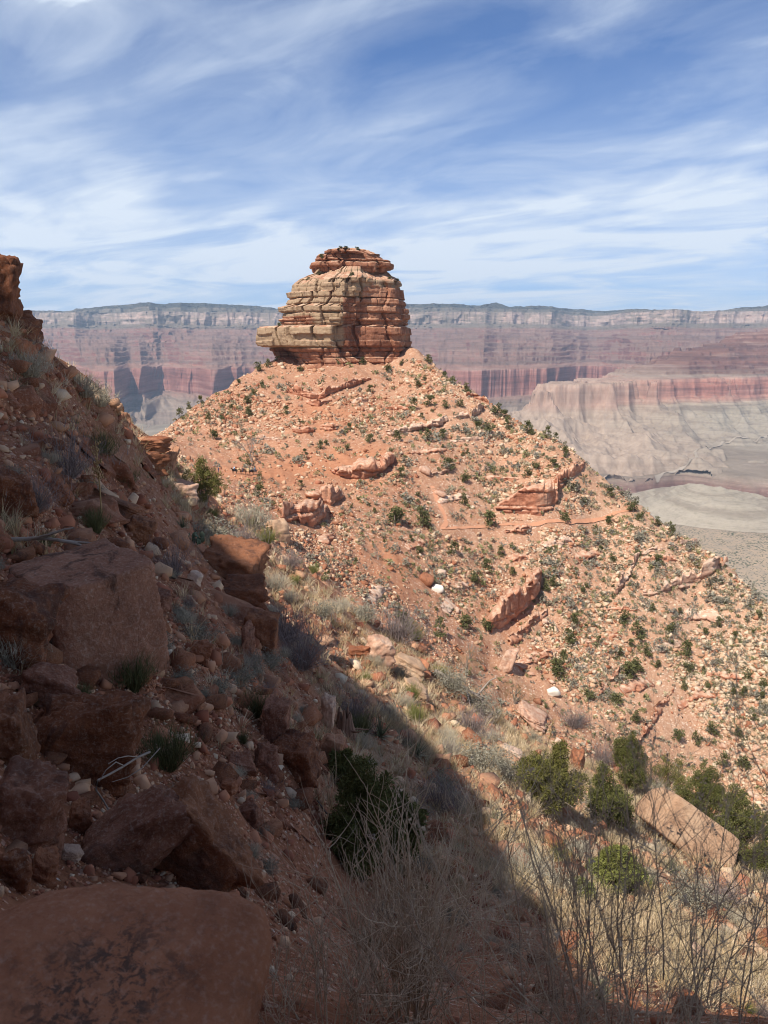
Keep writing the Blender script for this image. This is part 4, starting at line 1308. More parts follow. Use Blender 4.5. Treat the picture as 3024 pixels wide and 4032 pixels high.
RC = ((0.15, 0.046, 0.02), (0.28, 0.098, 0.045), (0.41, 0.178, 0.09), (0.49, 0.28, 0.17))
RP = ((0.36, 0.16, 0.095), (0.50, 0.29, 0.19), (0.62, 0.44, 0.32), (0.68, 0.54, 0.42))
M_B1 = mat_boulder('red boulder', RC, 1.0, stain=0.45)
M_B2 = mat_boulder('pale boulder', RP, 1.0, stain=0.2)
M_B3 = mat_boulder('varnished block darkened for shade', ((0.07, 0.024, 0.011), (0.165, 0.055, 0.024), (0.27, 0.10, 0.045), (0.30, 0.13, 0.065)), 0.6, stain=0.75, pale=0.45)  # stains are varnish; base colours lowered to deepen the near slope's shade
M_B5 = mat_boulder('purple grey slab', ((0.10, 0.038, 0.022), (0.195, 0.078, 0.045), (0.29, 0.13, 0.08), (0.24, 0.095, 0.052)), 0.55, stain=0.65, pale=0.5)  # base colours lowered and warmed likewise, shade put into the rock
M_TAN = mat_boulder('tan boulder', ((0.34, 0.19, 0.11), (0.44, 0.27, 0.165), (0.52, 0.35, 0.225), (0.47, 0.30, 0.19)), 1.6, stain=0.3, pale=0.25)
M_CREAM = plain('cream rock', (0.74, 0.68, 0.58), 0.9, 0.12, 2.0)


def place_rock(name, box, label, seed, mat, dr=0.9, roll=0.0, yaw=0.0, pitch=0.0, cuts=11, p=16.0, sub=5, rough=0.045, jit=0.16, r=None, at=None, cat='boulder', nf=2.2, layer=0.02, sink=0.12, cutd=(0.76, 1.08)):
    """a boulder that fills a pixel box, standing where the terrain meets the foot of that box"""
    u0, v0, u1, v1 = box
    uc, vc = (u0 + u1) / 2, (v0 + v1) / 2
    if r is None:
        q = hit(uc if at is None else at[0], v1 - 0.10 * (v1 - v0) if at is None else at[1], rmin=1.6)
        y = q[1]
    else:
        y = r
    w = (u1 - u0) / 768 * y * 1.06; hgt = (v1 - v0) / 768 * y * 1.04 / CP
    c, s = abs(math.cos(roll)), abs(math.sin(roll))
    if roll and abs(c * c - s * s) > 0.15:            # size of the box before it is rolled
        bw = (w * c - hgt * s) / (c * c - s * s); bh = (hgt * c - w * s) / (c * c - s * s)
        bw, bh = max(bw, 0.35 * w), max(bh, 0.3 * hgt)
    else:
        bw, bh = w, hgt
    dp = dr * 0.5 * (bw + bh)
    V, F = facet_rock(seed, (bw * 1.04, dp, bh * (1 + sink)), cuts, p, sub, rough, jit, cutd, nf, layer)
    yc = y + 0.22 * dp
    pos = at_y(uc, vc, yc); pos[2] -= sink * 0.4 * hgt
    o = link(name, mesh_np(name, V, F, False), mat, loc=pos, rot=(pitch, roll, yaw - math.atan2(pos[0], pos[1]) * 0.8))
    return tag(o, label, cat)


def scatter(n, w, seed, jitter=True):
    """n terrain points drawn from a weight per grid vertex"""
    rs = np.random.RandomState(seed)
    wt_ = w.ravel().astype(np.float64); cum = np.cumsum(wt_); cum /= cum[-1]
    k = np.searchsorted(cum, rs.rand(n))
    i, j = np.unravel_index(k, w.shape)
    i = np.clip(i, 0, len(GA) - 2); j = np.clip(j, 0, len(GS) - 2)
    a = GA[i] + (GA[i + 1] - GA[i]) * rs.rand(n); s = GS[j] + (GS[1] - GS[0]) * rs.rand(n)
    r = np.exp(s)
    x, y = np.sin(a) * r, np.cos(a) * r
    return x, y, height(x, y), r, i, j, rs


_dt = np.diff(GT, axis=1, append=GT[:, -1:])
_da = np.gradient(GA)[:, None]
RRG = np.hypot(GX, GY)
INV = (np.abs(GA) < R(34))[:, None]
SEEN = _da * (np.clip(_dt, 0, 0.02) * VIS + 0.00003) * INV
COV = ground_masks()[0].reshape(GX.shape + (3,))


def rot_mats(rs, n, flat=1.0):
    """random orientations, more upright than not"""
    yaw = rs.rand(n) * 2 * np.pi
    ax = rs.normal(0, 0.45 * flat, (n, 2))
    cy, sy = np.cos(yaw), np.sin(yaw)
    Z = np.zeros((n, 3, 3))
    Z[:, 0, 0] = cy; Z[:, 0, 1] = -sy; Z[:, 1, 0] = sy; Z[:, 1, 1] = cy; Z[:, 2, 2] = 1
    cx, sx = np.cos(ax[:, 0]), np.sin(ax[:, 0]); cz_, sz_ = np.cos(ax[:, 1]), np.sin(ax[:, 1])
    X = np.zeros((n, 3, 3)); X[:, 0, 0] = 1; X[:, 1, 1] = cx; X[:, 1, 2] = -sx; X[:, 2, 1] = sx; X[:, 2, 2] = cx
    Y = np.zeros((n, 3, 3)); Y[:, 1, 1] = 1; Y[:, 0, 0] = cz_; Y[:, 0, 2] = sz_; Y[:, 2, 0] = -sz_; Y[:, 2, 2] = cz_
    return Z @ X @ Y


def merged(name, protos, pos, mats, size, pid, cols, mat, smooth=False):
    """many small copies in one mesh (numpy), for what nobody could count"""
    Vs, Fs, Cs = [], [], []
    base = 0
    for k, (PV, PF) in enumerate(protos):
        m = np.where(pid == k)[0]
        if not len(m): continue
        W = np.einsum('nij,vj->nvi', mats[m], PV) * size[m][:, None, None] + pos[m][:, None, :]
        Vs.append(W.reshape(-1, 3)); Fs.append((PF[None] + (np.arange(len(m)) * len(PV))[:, None, None]).reshape(-1, PF.shape[1]) + base)
        if cols is not None:
            Cs.append(np.repeat(cols[m], len(PV), 0))
        base += len(m) * len(PV)
    return link(name, mesh_np(name, np.vstack(Vs), np.vstack(Fs), smooth, {'tint': np.vstack(Cs)} if cols is not None else None), mat)


def mat_tint(name, amt=0.25, scale=6.0, rough=0.95, trans=0.0):
    m, h, b = new_mat(name)
    p = h('ShaderNodeTexCoord').outputs['Object']
    at = h('ShaderNodeAttribute', attribute_name='tint').outputs['Color']
    n = h.noise(p, scale, 5, 0.65)
    col = h.mix(h.ramp(n, [(0.3, amt * 2), (0.55, 0.0)]), at, h.mix(0.7, at, (0.06, 0.03, 0.025)))
    h.link(col, b.inputs['Base Color']); b.inputs['Roughness'].default_value = rough
    return m


def rock_cols(rs, n, pale):
    pal = np.array([(0.24, 0.085, 0.048), (0.34, 0.13, 0.07), (0.42, 0.20, 0.11), (0.50, 0.30, 0.18), (0.58, 0.42, 0.28), (0.63, 0.50, 0.36), (0.67, 0.56, 0.45)])
    t = np.clip(rs.normal(2.5, 1.2, n) + 2.0 * pale, 0, 4.5)
    i = t.astype(int); f = (t - i)[:, None]
    c = pal[i] * (1 - f) + pal[np.minimum(i + 1, 6)] * f
    return c * rs.uniform(0.85, 1.12, (n, 1))


M_RUB = mat_tint('rubble', 0.2, 5.0)
rsp = np.random.RandomState(7)


def box_rock(rs):
    V = np.array([(x, y, z) for z in (-1, 1) for y in (-1, 1) for x in (-1, 1)], float) * 0.5
    V = V * np.array([1.0, rs.uniform(0.55, 0.95), rs.uniform(0.35, 0.8)]) + rs.uniform(-0.16, 0.16, (8, 3))
    F = np.array([(0, 2, 3, 1), (4, 5, 7, 6), (0, 1, 5, 4), (2, 6, 7, 3), (0, 4, 6, 2), (1, 3, 7, 5)])
    T = np.vstack([F[:, [0, 1, 2]], F[:, [0, 2, 3]]])
    return V, T


SMALL = [box_rock(rsp) for _ in range(24)]


def hull_rock(rs, n=15):
    """an angular stone: the convex hull of points on a battered box"""
    P_ = rs.uniform(-0.5, 0.5, (n, 3))
    ax = np.argmax(np.abs(P_), axis=1)
    P_[np.arange(n), ax] = np.sign(P_[np.arange(n), ax]) * rs.uniform(0.42, 0.5, n)
    P_ *= np.array([1.0, rs.uniform(0.55, 0.95), rs.uniform(0.35, 0.8)])
    bm = bmesh.new()
    for q in P_: bm.verts.new(q)
    res = bmesh.ops.convex_hull(bm, input=list(bm.verts))
    bmesh.ops.delete(bm, geom=[e for e in set(res['geom_interior'] + res['geom_unused']) if isinstance(e, bmesh.types.BMVert)], context='VERTS')
    bmesh.ops.triangulate(bm, faces=list(bm.faces))
    bm.verts.index_update()
    V = np.array([v.co[:] for v in bm.verts]); F = np.array([[v.index for v in f.verts] for f in bm.faces]); bm.free()
    return V, F


MID = [hull_rock(rsp, 13 + k % 7) for k in range(20)]


def rock_sizes(rs, n, r, pmin, pmax, alpha, cap):
    u = rs.rand(n)
    p = (pmin ** (1 - alpha) + u * (pmax ** (1 - alpha) - pmin ** (1 - alpha))) ** (1 / (1 - alpha))
    return np.minimum(p * r / 768.0, cap), p


BOULDERS = []                             # candidates that stand alone as things


KEEP = np.vstack([trail_a[:, :2], poly_pts([(206, 470), (218, 472), (232, 474.5), (246, 475), (258, 475), (275, 474), (300, 473)], 1.0, rmin=120)[:, :2]])


def near_path(x, y):
    return np.sqrt(((np.stack([x, y], 1)[:, None] - KEEP[None]) ** 2).sum(-1)).min(1)


def rubble():
    far = sstep(70, 110, RRG) * (1 - sstep(330, 430, RRG)); near = 1 - sstep(55, 70, RRG)
    soil, pale = COV[..., 0], COV[..., 2]
    clump = np.clip(0.42 + 1.5 * fbm(GX / 26, GY / 26, octv=4, seed=611) + 0.5 * fbm((GX + 0.5 * GY) / 6, (GY - 0.5 * GX) / 40, octv=2, seed=615), 0.03, 1.6)
    wfar = SEEN * far * np.clip(1.05 - 0.95 * soil, 0.05, 1) * clump * (0.75 + 0.9 * pale)
    x, y, z, r, i, j, rs = scatter(46000, wfar, 621)
    LP = np.array(LEDGE_PTS)
    dl = np.sqrt(((np.stack([x, y], 1)[:, None] - LP[None]) ** 2).sum(-1)).min(1)
    ok = (dl > 3.0) & (near_path(x, y) > 1.9)
    x, y, z, r, i, j = (q[ok] for q in (x, y, z, r, i, j))
    sz, p = rock_sizes(rs, len(x), r, 0.95, 10, 3.05, 2.3)
    pl = COV[i, j, 2] + 0.25 * fbm(x / 9, y / 9, octv=2, seed=613)
    sets = [(x, y, z, r, sz, pl)]
    nclump = np.clip(0.5 + 0.9 * fbm(GX / 3.2, GY / 3.2, octv=3, seed=612), 0.05, 1.5)
    wn = SEEN * near * (RRG > 2.3) * nclump
    x, y, z, r, i, j, rs2 = scatter(25500, wn, 622)
    sz, p = rock_sizes(rs2, len(x), r, 1.6, 40, 2.5, 0.8)
    sets.append((x, y, z, r, sz, -0.42 + 0.4 * fbm(x / 3, y / 3, octv=2, seed=614) + 0.22 * (GX[i, j] > 3)))
    X, Y, Z, Rr, S, PL = (np.concatenate([s_[k] for s_ in sets]) for k in range(6))
    px = S * 768 / Rr
    # the largest stand alone
    fa = np.where(Rr > 70)[0]; ne = np.where(Rr <= 70)[0]
    solo = np.concatenate([fa[np.argsort(-px[fa])[:150]], ne[np.argsort(-px[ne])[:170]]])
    rest = np.setdiff1d(np.arange(len(X)), solo)
    for k in solo:
        BOULDERS.append((X[k], Y[k], Z[k], Rr[k], S[k], PL[k]))
    n = len(rest)
    M = rot_mats(rs, n)
    big = px[rest] > 5.0
    pid = np.where(big, 24 + rs.randint(0, 20, n), rs.randint(0, 24, n))
    pos = np.stack([X, Y, Z + S * rs.uniform(-0.02, 0.22, len(S))], 1)[rest]
    o = merged('rubble', SMALL + MID, pos, M, S[rest], pid, rock_cols(rs, n, np.clip(PL[rest], -0.7, 1)), M_RUB)
    tag(o, kind='stuff')


rubble()


# ------------------------------------------------------------------ the rocks one can tell apart
def near_rocks():
    PR = place_rock
    # shaded slope, from the viewer outwards
    V, F = facet_rock(37, (0.86, 0.78, 0.60), 8, 3.4, 6, 0.024, 0.2, (0.78, 1.05), 1.9, 0.0)
    m = mat_boulder('smooth red boulder', ((0.24, 0.088, 0.042), (0.33, 0.128, 0.064), (0.41, 0.17, 0.088), (0.34, 0.132, 0.068)), 0.35, stain=0.3, pale=0.35, bmp=0.3, lichen=(0.07, 0.0, 0.29))
    pos = at_y(66, 1068, 1.42)
    tag(link('boulder', mesh_np('boulder', V, F, True), m, loc=pos, rot=(R(6), R(14), R(-14))), 'big smooth red boulder with black lichen patch at the trail edge', 'boulder')
    PR('boulder', (79, 782, 196, 880), 'slanting dark slab with purple grey upper end behind the smooth lichen boulder', 32, M_B5, 0.8, R(-27), R(10), p=14, sub=5, cuts=7)
    PR('boulder', (140, 778, 258, 902), 'long slanting slab leaning against the purple grey slab', 33, M_B3, 0.7, R(-38), R(-15), p=15, sub=5, cuts=6)
    PR('boulder', (-14, 765, 67, 853), 'rounded brown boulder above the smooth lichen boulder', 34, M_B5, 0.9, R(8), 0, p=9, sub=5, cuts=9)
    PR('boulder', (41, 688, 142, 790), 'broad dark red block with flat face, below the stained ledge block', 35, M_B3, 0.7, R(7), R(-10), p=18, sub=5, cuts=5)
    PR('boulder', (17, 658, 78, 716), 'brown boulder wedged between the stained ledge block and the dark red block', 36, M_B5, 0.9, R(24), 0, p=12, cuts=8)
    PR('boulder', (34, 705, 60, 735), 'small orange rock perched left of the broad dark red block', 37, M_B1, 0.8, R(12), 0, p=18, cuts=5)
    PR('boulder', (-12, 700, 36, 772), 'dark boulder at the left border below the wedged brown boulder', 38, M_B3, 0.9, R(-10), 0, p=12, cuts=7)
    PR('boulder', (55, 842, 82, 862), 'pale patched stone in the gap beside the rounded brown boulder', 39, M_B2, 0.9, R(20), 0)
    PR('boulder', (-6, 846, 34, 892), 'broken red rock behind the left shoulder of the lichen boulder', 40, M_B3, 0.9, R(-18), 0, p=18)
    PR('boulder', (28, 852, 60, 888), 'jagged red stone right behind the lichen boulder', 41, M_B1, 0.9, R(15), 0, p=20)
    PR('boulder', (68, 800, 92, 836), 'small rust block stuck beside the purple grey slab', 42, M_B1, 0.9, R(6), 0)
    M_STAIN = mat_boulder('stained ledge block', ((0.13, 0.042, 0.022), (0.24, 0.085, 0.045), (0.36, 0.16, 0.095), (0.40, 0.22, 0.14)), 0.8, stain=0.9, pale=0.6, dark=(0.03, 0.017, 0.013))
    PR('boulder', (30, 553, 146, 676), 'large square ledge block with black and white stains', 43, M_STAIN, 1.1, R(-3), R(24), p=22, sub=6, cuts=4, rough=0.022, jit=0.06, cutd=(1.0, 1.2))
    PR('boulder', (-30, 578, 48, 668), 'rounded dark boulder at the left border beside the square ledge block', 44, M_B3, 0.9, R(4), R(-10), p=10, sub=5, cuts=8)
    PR('boulder', (204, 544, 264, 590), 'overhanging dark block on the outer edge of the shaded slope', 45, M_B3, 1.0, R(10), R(-16), p=14, sub=5, cuts=6)
    PR('boulder', (218, 578, 263, 610), 'lower dark block under the overhanging block', 46, M_B3, 1.0, R(6), 0, p=15, cuts=6)
    PR('boulder', (249, 611, 278, 657), 'upright dark block on the edge of the shade, with rubble on its top', 47, M_B3, 1.0, R(3), R(-20), p=18, cuts=5)
    PR('boulder', (238, 628, 256, 662), 'narrow rounded block left of the upright dark block', 48, M_B5, 1.0, R(10), 0, p=10)
    PR('boulder', (260, 694, 289, 748), 'tall purple brown block standing in the middle of the shaded slope', 49, M_B5, 1.0, R(5), R(-10), p=13, sub=5, cuts=7)
    PR('boulder', (276, 734, 320, 784), 'wide dark ledge block left of the red leaning block', 50, M_B3, 1.0, R(-8), R(-18), p=18, sub=5, cuts=5)
    PR('boulder', (314, 732, 346, 768), 'red leaning block beside the dark juniper', 51, M_B1, 0.8, R(18), 0, p=18, cuts=6)
    PR('boulder', (252, 744, 279, 778), 'purple grey block under the tall standing block', 52, M_B5, 1.0, R(12), 0, p=12)
    PR('boulder', (320, 696, 337, 732), 'pink block above the weathered stump', 53, M_B2, 0.9, R(8), 0, p=12)
    PR('boulder', (225, 752, 256, 772), 'flat brown rock lying among grass below the standing block', 54, M_B5, 1.2, R(14), 0, p=14)
    PR('boulder', (140, 586, 170, 612), 'banded grey red stone right of the square ledge block', 55, M_B5, 1.0, R(14), 0, p=16)
    PR('boulder', (186, 640, 210, 664), 'flat tilted stone on red soil in the shade', 56, M_B1, 1.0, R(22), 0)
    PR('boulder', (183, 570, 202, 592), 'pale pointed stone above the grassy shaded patch', 57, M_B2, 0.9, R(25), 0)
    PR('boulder', (216, 776, 238, 796), 'orange flat topped stone near the slanting slabs', 58, M_B1, 1.0, R(-16), 0)
    PR('boulder', (238, 800, 262, 826), 'rounded purple stone right of the long slanting slab', 59, M_B5, 1.0, R(-12), 0, p=10)
    # the upper left corner
    PR('boulder', (-26, 262, 17, 316), 'topmost dark cliff block at the left border against the sky', 60, M_B3, 1.2, R(-2), 0, p=16, sub=5, cuts=6, r=22, cat='cliff block')
    PR('boulder', (-30, 300, 19, 354), 'dark cliff block directly under the topmost cliff block', 61, M_B3, 1.1, R(3), R(9), p=16, sub=5, cuts=5, r=22.2, cat='cliff block')
    PR('boulder', (-16, 312, 35, 362), 'dark blocky cliff shoulder jutting right below the cliff blocks', 62, M_B3, 1.1, R(2), R(-12), p=18, sub=5, cuts=5, r=22.6, cat='cliff block')
    PR('boulder', (-20, 332, 26, 372), 'rounded red boulder at the foot of the cliff blocks', 63, M_B1, 1.0, R(10), 0, p=10, sub=5, r=20.5)
    PR('boulder', (-25, 362, 12, 402), 'dark stepped rock at the left border under the rounded red boulder', 64, M_B3, 1.0, R(-8), 0, p=16, sub=4, r=19)
    PR('boulder', (107, 411, 129, 437), 'sunlit knobbly boulder poking over the left skyline', 65, M_B1, 1.0, R(12), R(20), p=12, sub=5, cuts=12, r=31, rough=0.05)
    PR('boulder', (106, 402, 122, 412), 'small sunlit slabs stacked on the knobbly skyline boulder', 66, M_B1, 1.0, R(3), 0, p=18, r=31.4, layer=0.1)
    PR('boulder', (117, 438, 162, 452), 'flat sunlit slab at the left end of the saddle', 67, M_B1, 1.2, R(4), 0, p=16, sub=5, r=37, layer=0.08)
    PR('boulder', (124, 450, 163, 476), 'big dark boulder with sunlit top below the flat skyline slab', 68, M_B3, 1.0, R(8), R(15), p=11, sub=5, r=35)
    PR('boulder', (160, 450, 178, 476), 'sunlit block right of the big half shaded boulder', 69, M_B1, 0.9, R(18), 0, p=16, r=39)
    PR('boulder', (150, 444, 172, 458), 'rust slab leaning behind the half shaded boulder', 70, M_B1, 1.0, R(16), 0, p=16, r=40)
    PR('boulder', (168, 478, 194, 502), 'sunlit cubic boulder left of the sunny juniper', 71, M_B2, 0.9, R(10), R(20), p=15, sub=5, r=38)
    PR('boulder', (143, 480, 170, 498), 'broken rock row in half shade left of the cubic boulder', 72, M_B1, 1.0, R(10), 0, p=18, r=36)
    PR('boulder', (16, 428, 62, 448), 'dark layered slab on the upper shaded slope', 73, M_B3, 1.0, R(14), 0, p=16, r=19, layer=0.08)
    PR('boulder', (96, 490, 140, 516), 'brown slab sunk into the upper shaded slope', 74, M_B3, 1.0, R(24), 0, p=14, sub=5)
    PR('boulder', (122, 512, 158, 548), 'brown shelf of rock with rubble below the sunk slab', 75, M_B3, 1.0, R(28), 0, p=16, sub=5)
    PR('boulder', (-8, 470, 34, 520), 'ragged dark rocks at the left border halfway up', 76, M_B3, 1.0, R(-6), 0, p=18, sub=5)
    PR('boulder', (48, 478, 72, 506), 'leaning brown rock beside the dry stalk', 77, M_B1, 0.8, R(-24), 0, p=16)
    # the sunlit slope
    PR('boulder', (366, 636, 392, 666), 'rounded sunlit boulder with white patches on the near crest', 78, M_B2, 0.9, R(6), R(15), p=10, sub=5)
    PR('boulder', (350, 646, 368, 660), 'orange block left of the white patched boulder', 79, M_B1, 0.9, R(5), 0, p=18)
    PR('boulder', (392, 652, 428, 680), 'split tan slabs just right of the white patched boulder', 80, M_TAN, 1.0, R(28), 0, p=18, sub=5)
    PR('boulder', (400, 676, 430, 700), 'tan rock face below the split slabs, behind green broom', 81, M_TAN, 1.0, R(32), 0, p=16)
    PR('boulder', (516, 702, 548, 726), 'long pale slab lying flush in the grassy sunlit slope', 82, M_B2, 1.6, R(32), 0, p=14, sub=5)
    PR('boulder', (569, 750, 584, 774), 'upright orange rock between the two green junipers', 83, M_B1, 0.9, R(4), 0, p=16)
    V, F = facet_rock(86, (4.1, 2.2, 2.05), 6, 7, 6, 0.022, 0.10, (0.86, 1.14), 1.3, 0.01)
    q = hit(672, 846, rmin=10)
    pos = at_y(686, 828, q[1] + 0.1)
    tag(link('boulder', mesh_np('boulder', V, F, False), M_TAN, loc=pos, rot=(R(-18), R(36), R(-8))), 'big smooth tan boulder tilted beside the dark green junipers', 'boulder')
    PR('boulder', (758, 930, 782, 950), 'orange sunlit rock at the right border', 85, M_B1, 1.2, R(14), 0, p=14)
    PR('boulder', (590, 846, 612, 862), 'low tan rock between the junipers and the yellow green shrub', 86, M_TAN, 1.2, R(30), 0)
    PR('boulder', (500, 742, 522, 760), 'sunlit pinkish rock on the grassy slope left of the pointed juniper', 87, M_B2, 1.1, R(30), 0)
    PR('boulder', (460, 728, 484, 748), 'tilted reddish slab in the grass beside the shade edge', 88, M_B1, 1.2, R(34), 0)
    PR('boulder', (550, 930, 578, 962), 'half shaded rock in the grass at the lower edge of the shade', 89, M_B1, 1.0, R(30), 0)
    PR('boulder', (690, 948, 724, 968), 'pale tan rock behind the tall bare twigs on the right', 90, M_B2, 1.2, R(26), 0)
    # on the far flank
    PR('boulder', (269, 519, 287, 542), 'big tan cube of rock below the red pillars', 91, M_TAN, 0.9, R(2), R(20), p=22, sub=4)
    PR('boulder', (497, 645, 519, 674), 'pale tilted block at the lower end of the slanting red wall', 92, M_B2, 0.9, R(24), R(-10), p=16, sub=4)
    PR('boulder', (432, 584, 443.5, 592.5), 'single bright white boulder among red rubble', 93, M_CREAM, 0.9, R(4), 0, p=9, sub=3)
    PR('boulder', (434, 489, 446, 497), 'pale boulder just right of the upper trail bend', 94, M_B2, 0.9, R(22), 0, p=10, sub=3)
    PR('boulder', (418, 465, 431, 475), 'salmon slab on the flank above the trail bend', 95, M_B2, 0.9, R(20), 0, p=14, sub=3)
    PR('boulder', (546, 686, 560, 697), 'white rock lying below the junipers of the lower flank', 96, M_CREAM, 0.9, R(-20), 0, p=12, sub=3)
    PR('boulder', (437, 569, 446, 578), 'small whitish boulder above the bright white one', 97, M_B2, 0.9, R(10), 0, p=12, sub=3)
    PR('boulder', (418, 573, 434, 586), 'orange angular boulder up and left of the bright white boulder', 98, M_B1, 0.9, R(16), 0, p=16, sub=3)


near_rocks()


def near_ledges():
    L = [([(150, 476), (164, 484), (178, 496)], 1.0, 'bedrock step below the sunlit boulders at the end of the shaded slope'), ([(60, 520), (100, 528), (140, 542), (172, 556)], 0.8, 'bedrock step crossing the upper shaded slope'),
         ([(96, 470), (120, 482), (140, 498)], 0.8, 'short bedrock step above the brown shelf of rock'), ([(20, 455), (50, 462), (84, 470)], 0.8, 'bedrock step under the dark layered slab'),
         ([(236, 612), (262, 642), (282, 672), (300, 700)], 1.0, 'bedrock ledge along the outer edge of the shaded slope'), ([(280, 742), (318, 770), (345, 800)], 0.9, 'bedrock ledge above the tall dark juniper'),
         ([(150, 690), (190, 706), (230, 730)], 0.55, 'low bedrock step right of the broad dark red block'), ([(170, 640), (205, 660), (236, 690)], 0.5, 'low bedrock step in the middle of the shaded slope'),
         ([(10, 408), (44, 416), (78, 430)], 0.9, 'bedrock step under the yucca near the cliff blocks'), ([(262, 800), (290, 826), (316, 850)], 0.5, 'bedrock step left of the tall dark juniper'),
         ([(60, 388), (84, 402), (104, 420)], 0.8, 'bedrock step on the left skyline slope'), ([(180, 600), (206, 606), (232, 622)], 0.5, 'bedrock step below the overhanging block')]
    for n, (px_, hgt, lab) in enumerate(L):
        P_ = poly_pts(px_, 0.35, rmin=2.5)
        if len(P_) < 4: continue
        for _ in range(4): P_[1:-1] = (P_[:-2] + P_[1:-1] + P_[2:]) / 3
        P_[:, 2] = height(P_[:, 0], P_[:, 1])
        nn = normal_at(P_[:, 0], P_[:, 1], 0.9); dn = nn[:, :2] / (np.linalg.norm(nn[:, :2], axis=1, keepdims=True) + 1e-9)
        e = np.sin(np.linspace(0.3, math.pi - 0.3, len(P_)))
        base = np.c_[P_[:, :2] + dn * 0.35, P_[:, 2] - 0.15]; top = np.c_[P_[:, :2], P_[:, 2] + hgt * e]
        bk = P_[:, :2] - dn * hgt * 1.5; back = np.c_[bk, height(bk[:, 0], bk[:, 1]) + 0.1]
        V, F = wall_mesh(base, top, back, 580 + n, step=0.07, bedt=0.42, cell=0.9, depth=0.16, rough=0.06, gaps=0.35, ragged=0.25, out=dn.mean(0), foot=0.5)
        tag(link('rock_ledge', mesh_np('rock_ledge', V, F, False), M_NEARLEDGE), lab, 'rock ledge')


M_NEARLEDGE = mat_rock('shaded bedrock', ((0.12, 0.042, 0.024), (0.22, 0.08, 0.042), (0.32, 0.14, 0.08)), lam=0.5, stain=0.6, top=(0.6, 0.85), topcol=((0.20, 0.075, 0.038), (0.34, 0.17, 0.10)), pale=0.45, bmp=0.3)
near_ledges()

# landmarks of the far flank, for telling its many boulders, junipers and shrubs apart
MARKS = [((352, 470), 'long red ledge by the saddle'), ((305, 512), 'red pillars below the saddle'), ((318, 390), 'flat topped ledge under the butte'), ((415, 430), 'long pale upper ledge'), ((468, 415), 'pale skyline ledge'),
         ((530, 503), 'massive tilted slab'), ((515, 605), 'slanting red wall'), ((685, 582), 'pale cream ledge'), ((626, 575), 'steep stepped ledge'), ((655, 720), 'straight red rib'), ((608, 682), 'short rock rib'),
         ((285, 471), 'bare dirt saddle'), ((445, 515), 'trail bend'), ((240, 400), 'left shoulder of the ridge'), ((437, 588), 'bright white boulder'), ((400, 400), 'right foot of the butte'), ((600, 520), 'right end of the trail'),
         ((715, 640), 'lower right skyline'), ((400, 590), 'middle of the rubble slope'), ((730, 740), 'bottom right of the far flank'), ((560, 650), 'lower middle of the far flank'), ((540, 450), 'upper right skyline'), ((470, 660), 'foot of the far flank')]
MARKS = [(hit(*p, rmin=70), n) for p, n in MARKS]
MARKS = [(p, n) for p, n in MARKS if p is not None]


def mark(x, y):
    d = [math.hypot(p[0] - x, p[1] - y) for p, _ in MARKS]
    k = int(np.argmin(d))
    return MARKS[k][1]


def pix(x, y, z):
    f = y * CP - z * SP
    return 384 + 768 * x / f, 512 - 768 * (z * CP + y * SP) / f


def zone_near(x, y, z):
    u, v = pix(x, y, z)
    e = [q for q in EDGE]
    ub = np.interp(v, [q[1] for q in e], [q[0] for q in e])
    lit = u > ub
    if lit:
        if v < 560: return 'sunlit rim left of the saddle'
        if v < 700: return 'sunlit grassy crest above the gully'
        if u > 620: return 'sunlit slope below the tan boulder'
        return 'sunlit grassy slope beside the shade edge'
    if v < 480: return 'shaded slope below the cliff blocks'
    if v < 620: return 'shaded slope near the square ledge block' if u < 170 else 'shaded slope by the overhanging block'
    if v < 760: return 'shaded slope left of the standing block' if u < 260 else 'shaded slope uphill of the dark juniper'
    return 'shaded ground near the dark juniper' if u > 250 else 'dark hollow behind the lichen boulder'


def lone_boulders():
    rs = np.random.RandomState(77)
    protos = []
    for k in range(14):
        protos.append(hull_rock(rs, 18 + k))
    me = {}
    for mk, mat in (('red', M_B1), ('pale', M_B2), ('dark', M_B3)):
        me[mk] = []
        for V, F in protos:
            q = mesh_np('boulder', V, F, False); q.materials.append(mat); me[mk].append(q)
    words = {'red': 'rust red angular boulder', 'pale': 'pale pinkish boulder', 'dark': 'dark brown angular rock'}
    for (x, y, z, r, s, pl) in BOULDERS:
        t = pl + rs.normal(0, 0.22) + (0.3 if r < 70 else 0)
        mk = 'pale' if t > 0.42 else ('dark' if r < 70 and t < 0.12 and rs.rand() < 0.6 else 'red')
        o = bpy.data.objects.new('boulder', me[mk][rs.randint(14)])
        C.objects.link(o)
        o.location = (x, y, z + s * rs.uniform(0.05, 0.2)); o.scale = (s, s, s)
        o.rotation_euler = (rs.normal(0, 0.3), rs.normal(0, 0.3), rs.uniform(0, 6.28))
        where = ('among the rubble near the ' + mark(x, y)) if r > 70 else ('on the ' + zone_near(x, y, z))
        tag(o, words[mk] + ' ' + where, 'boulder', words[mk].replace('boulder', 'boulders').replace('rock', 'rocks') + ' ' + where)


lone_boulders()


for o, p in LOW_LEDGES:
    u_, v_ = pix(*p)
    tag(o, 'low broken %s ledge %s the %s' % ('pale' if o.data.materials[0] is M_PALE else 'red', 'close to' if int(u_) % 2 else 'beside', mark(p[0], p[1])), 'rock ledge', 'low broken ledges near the ' + mark(p[0], p[1]))


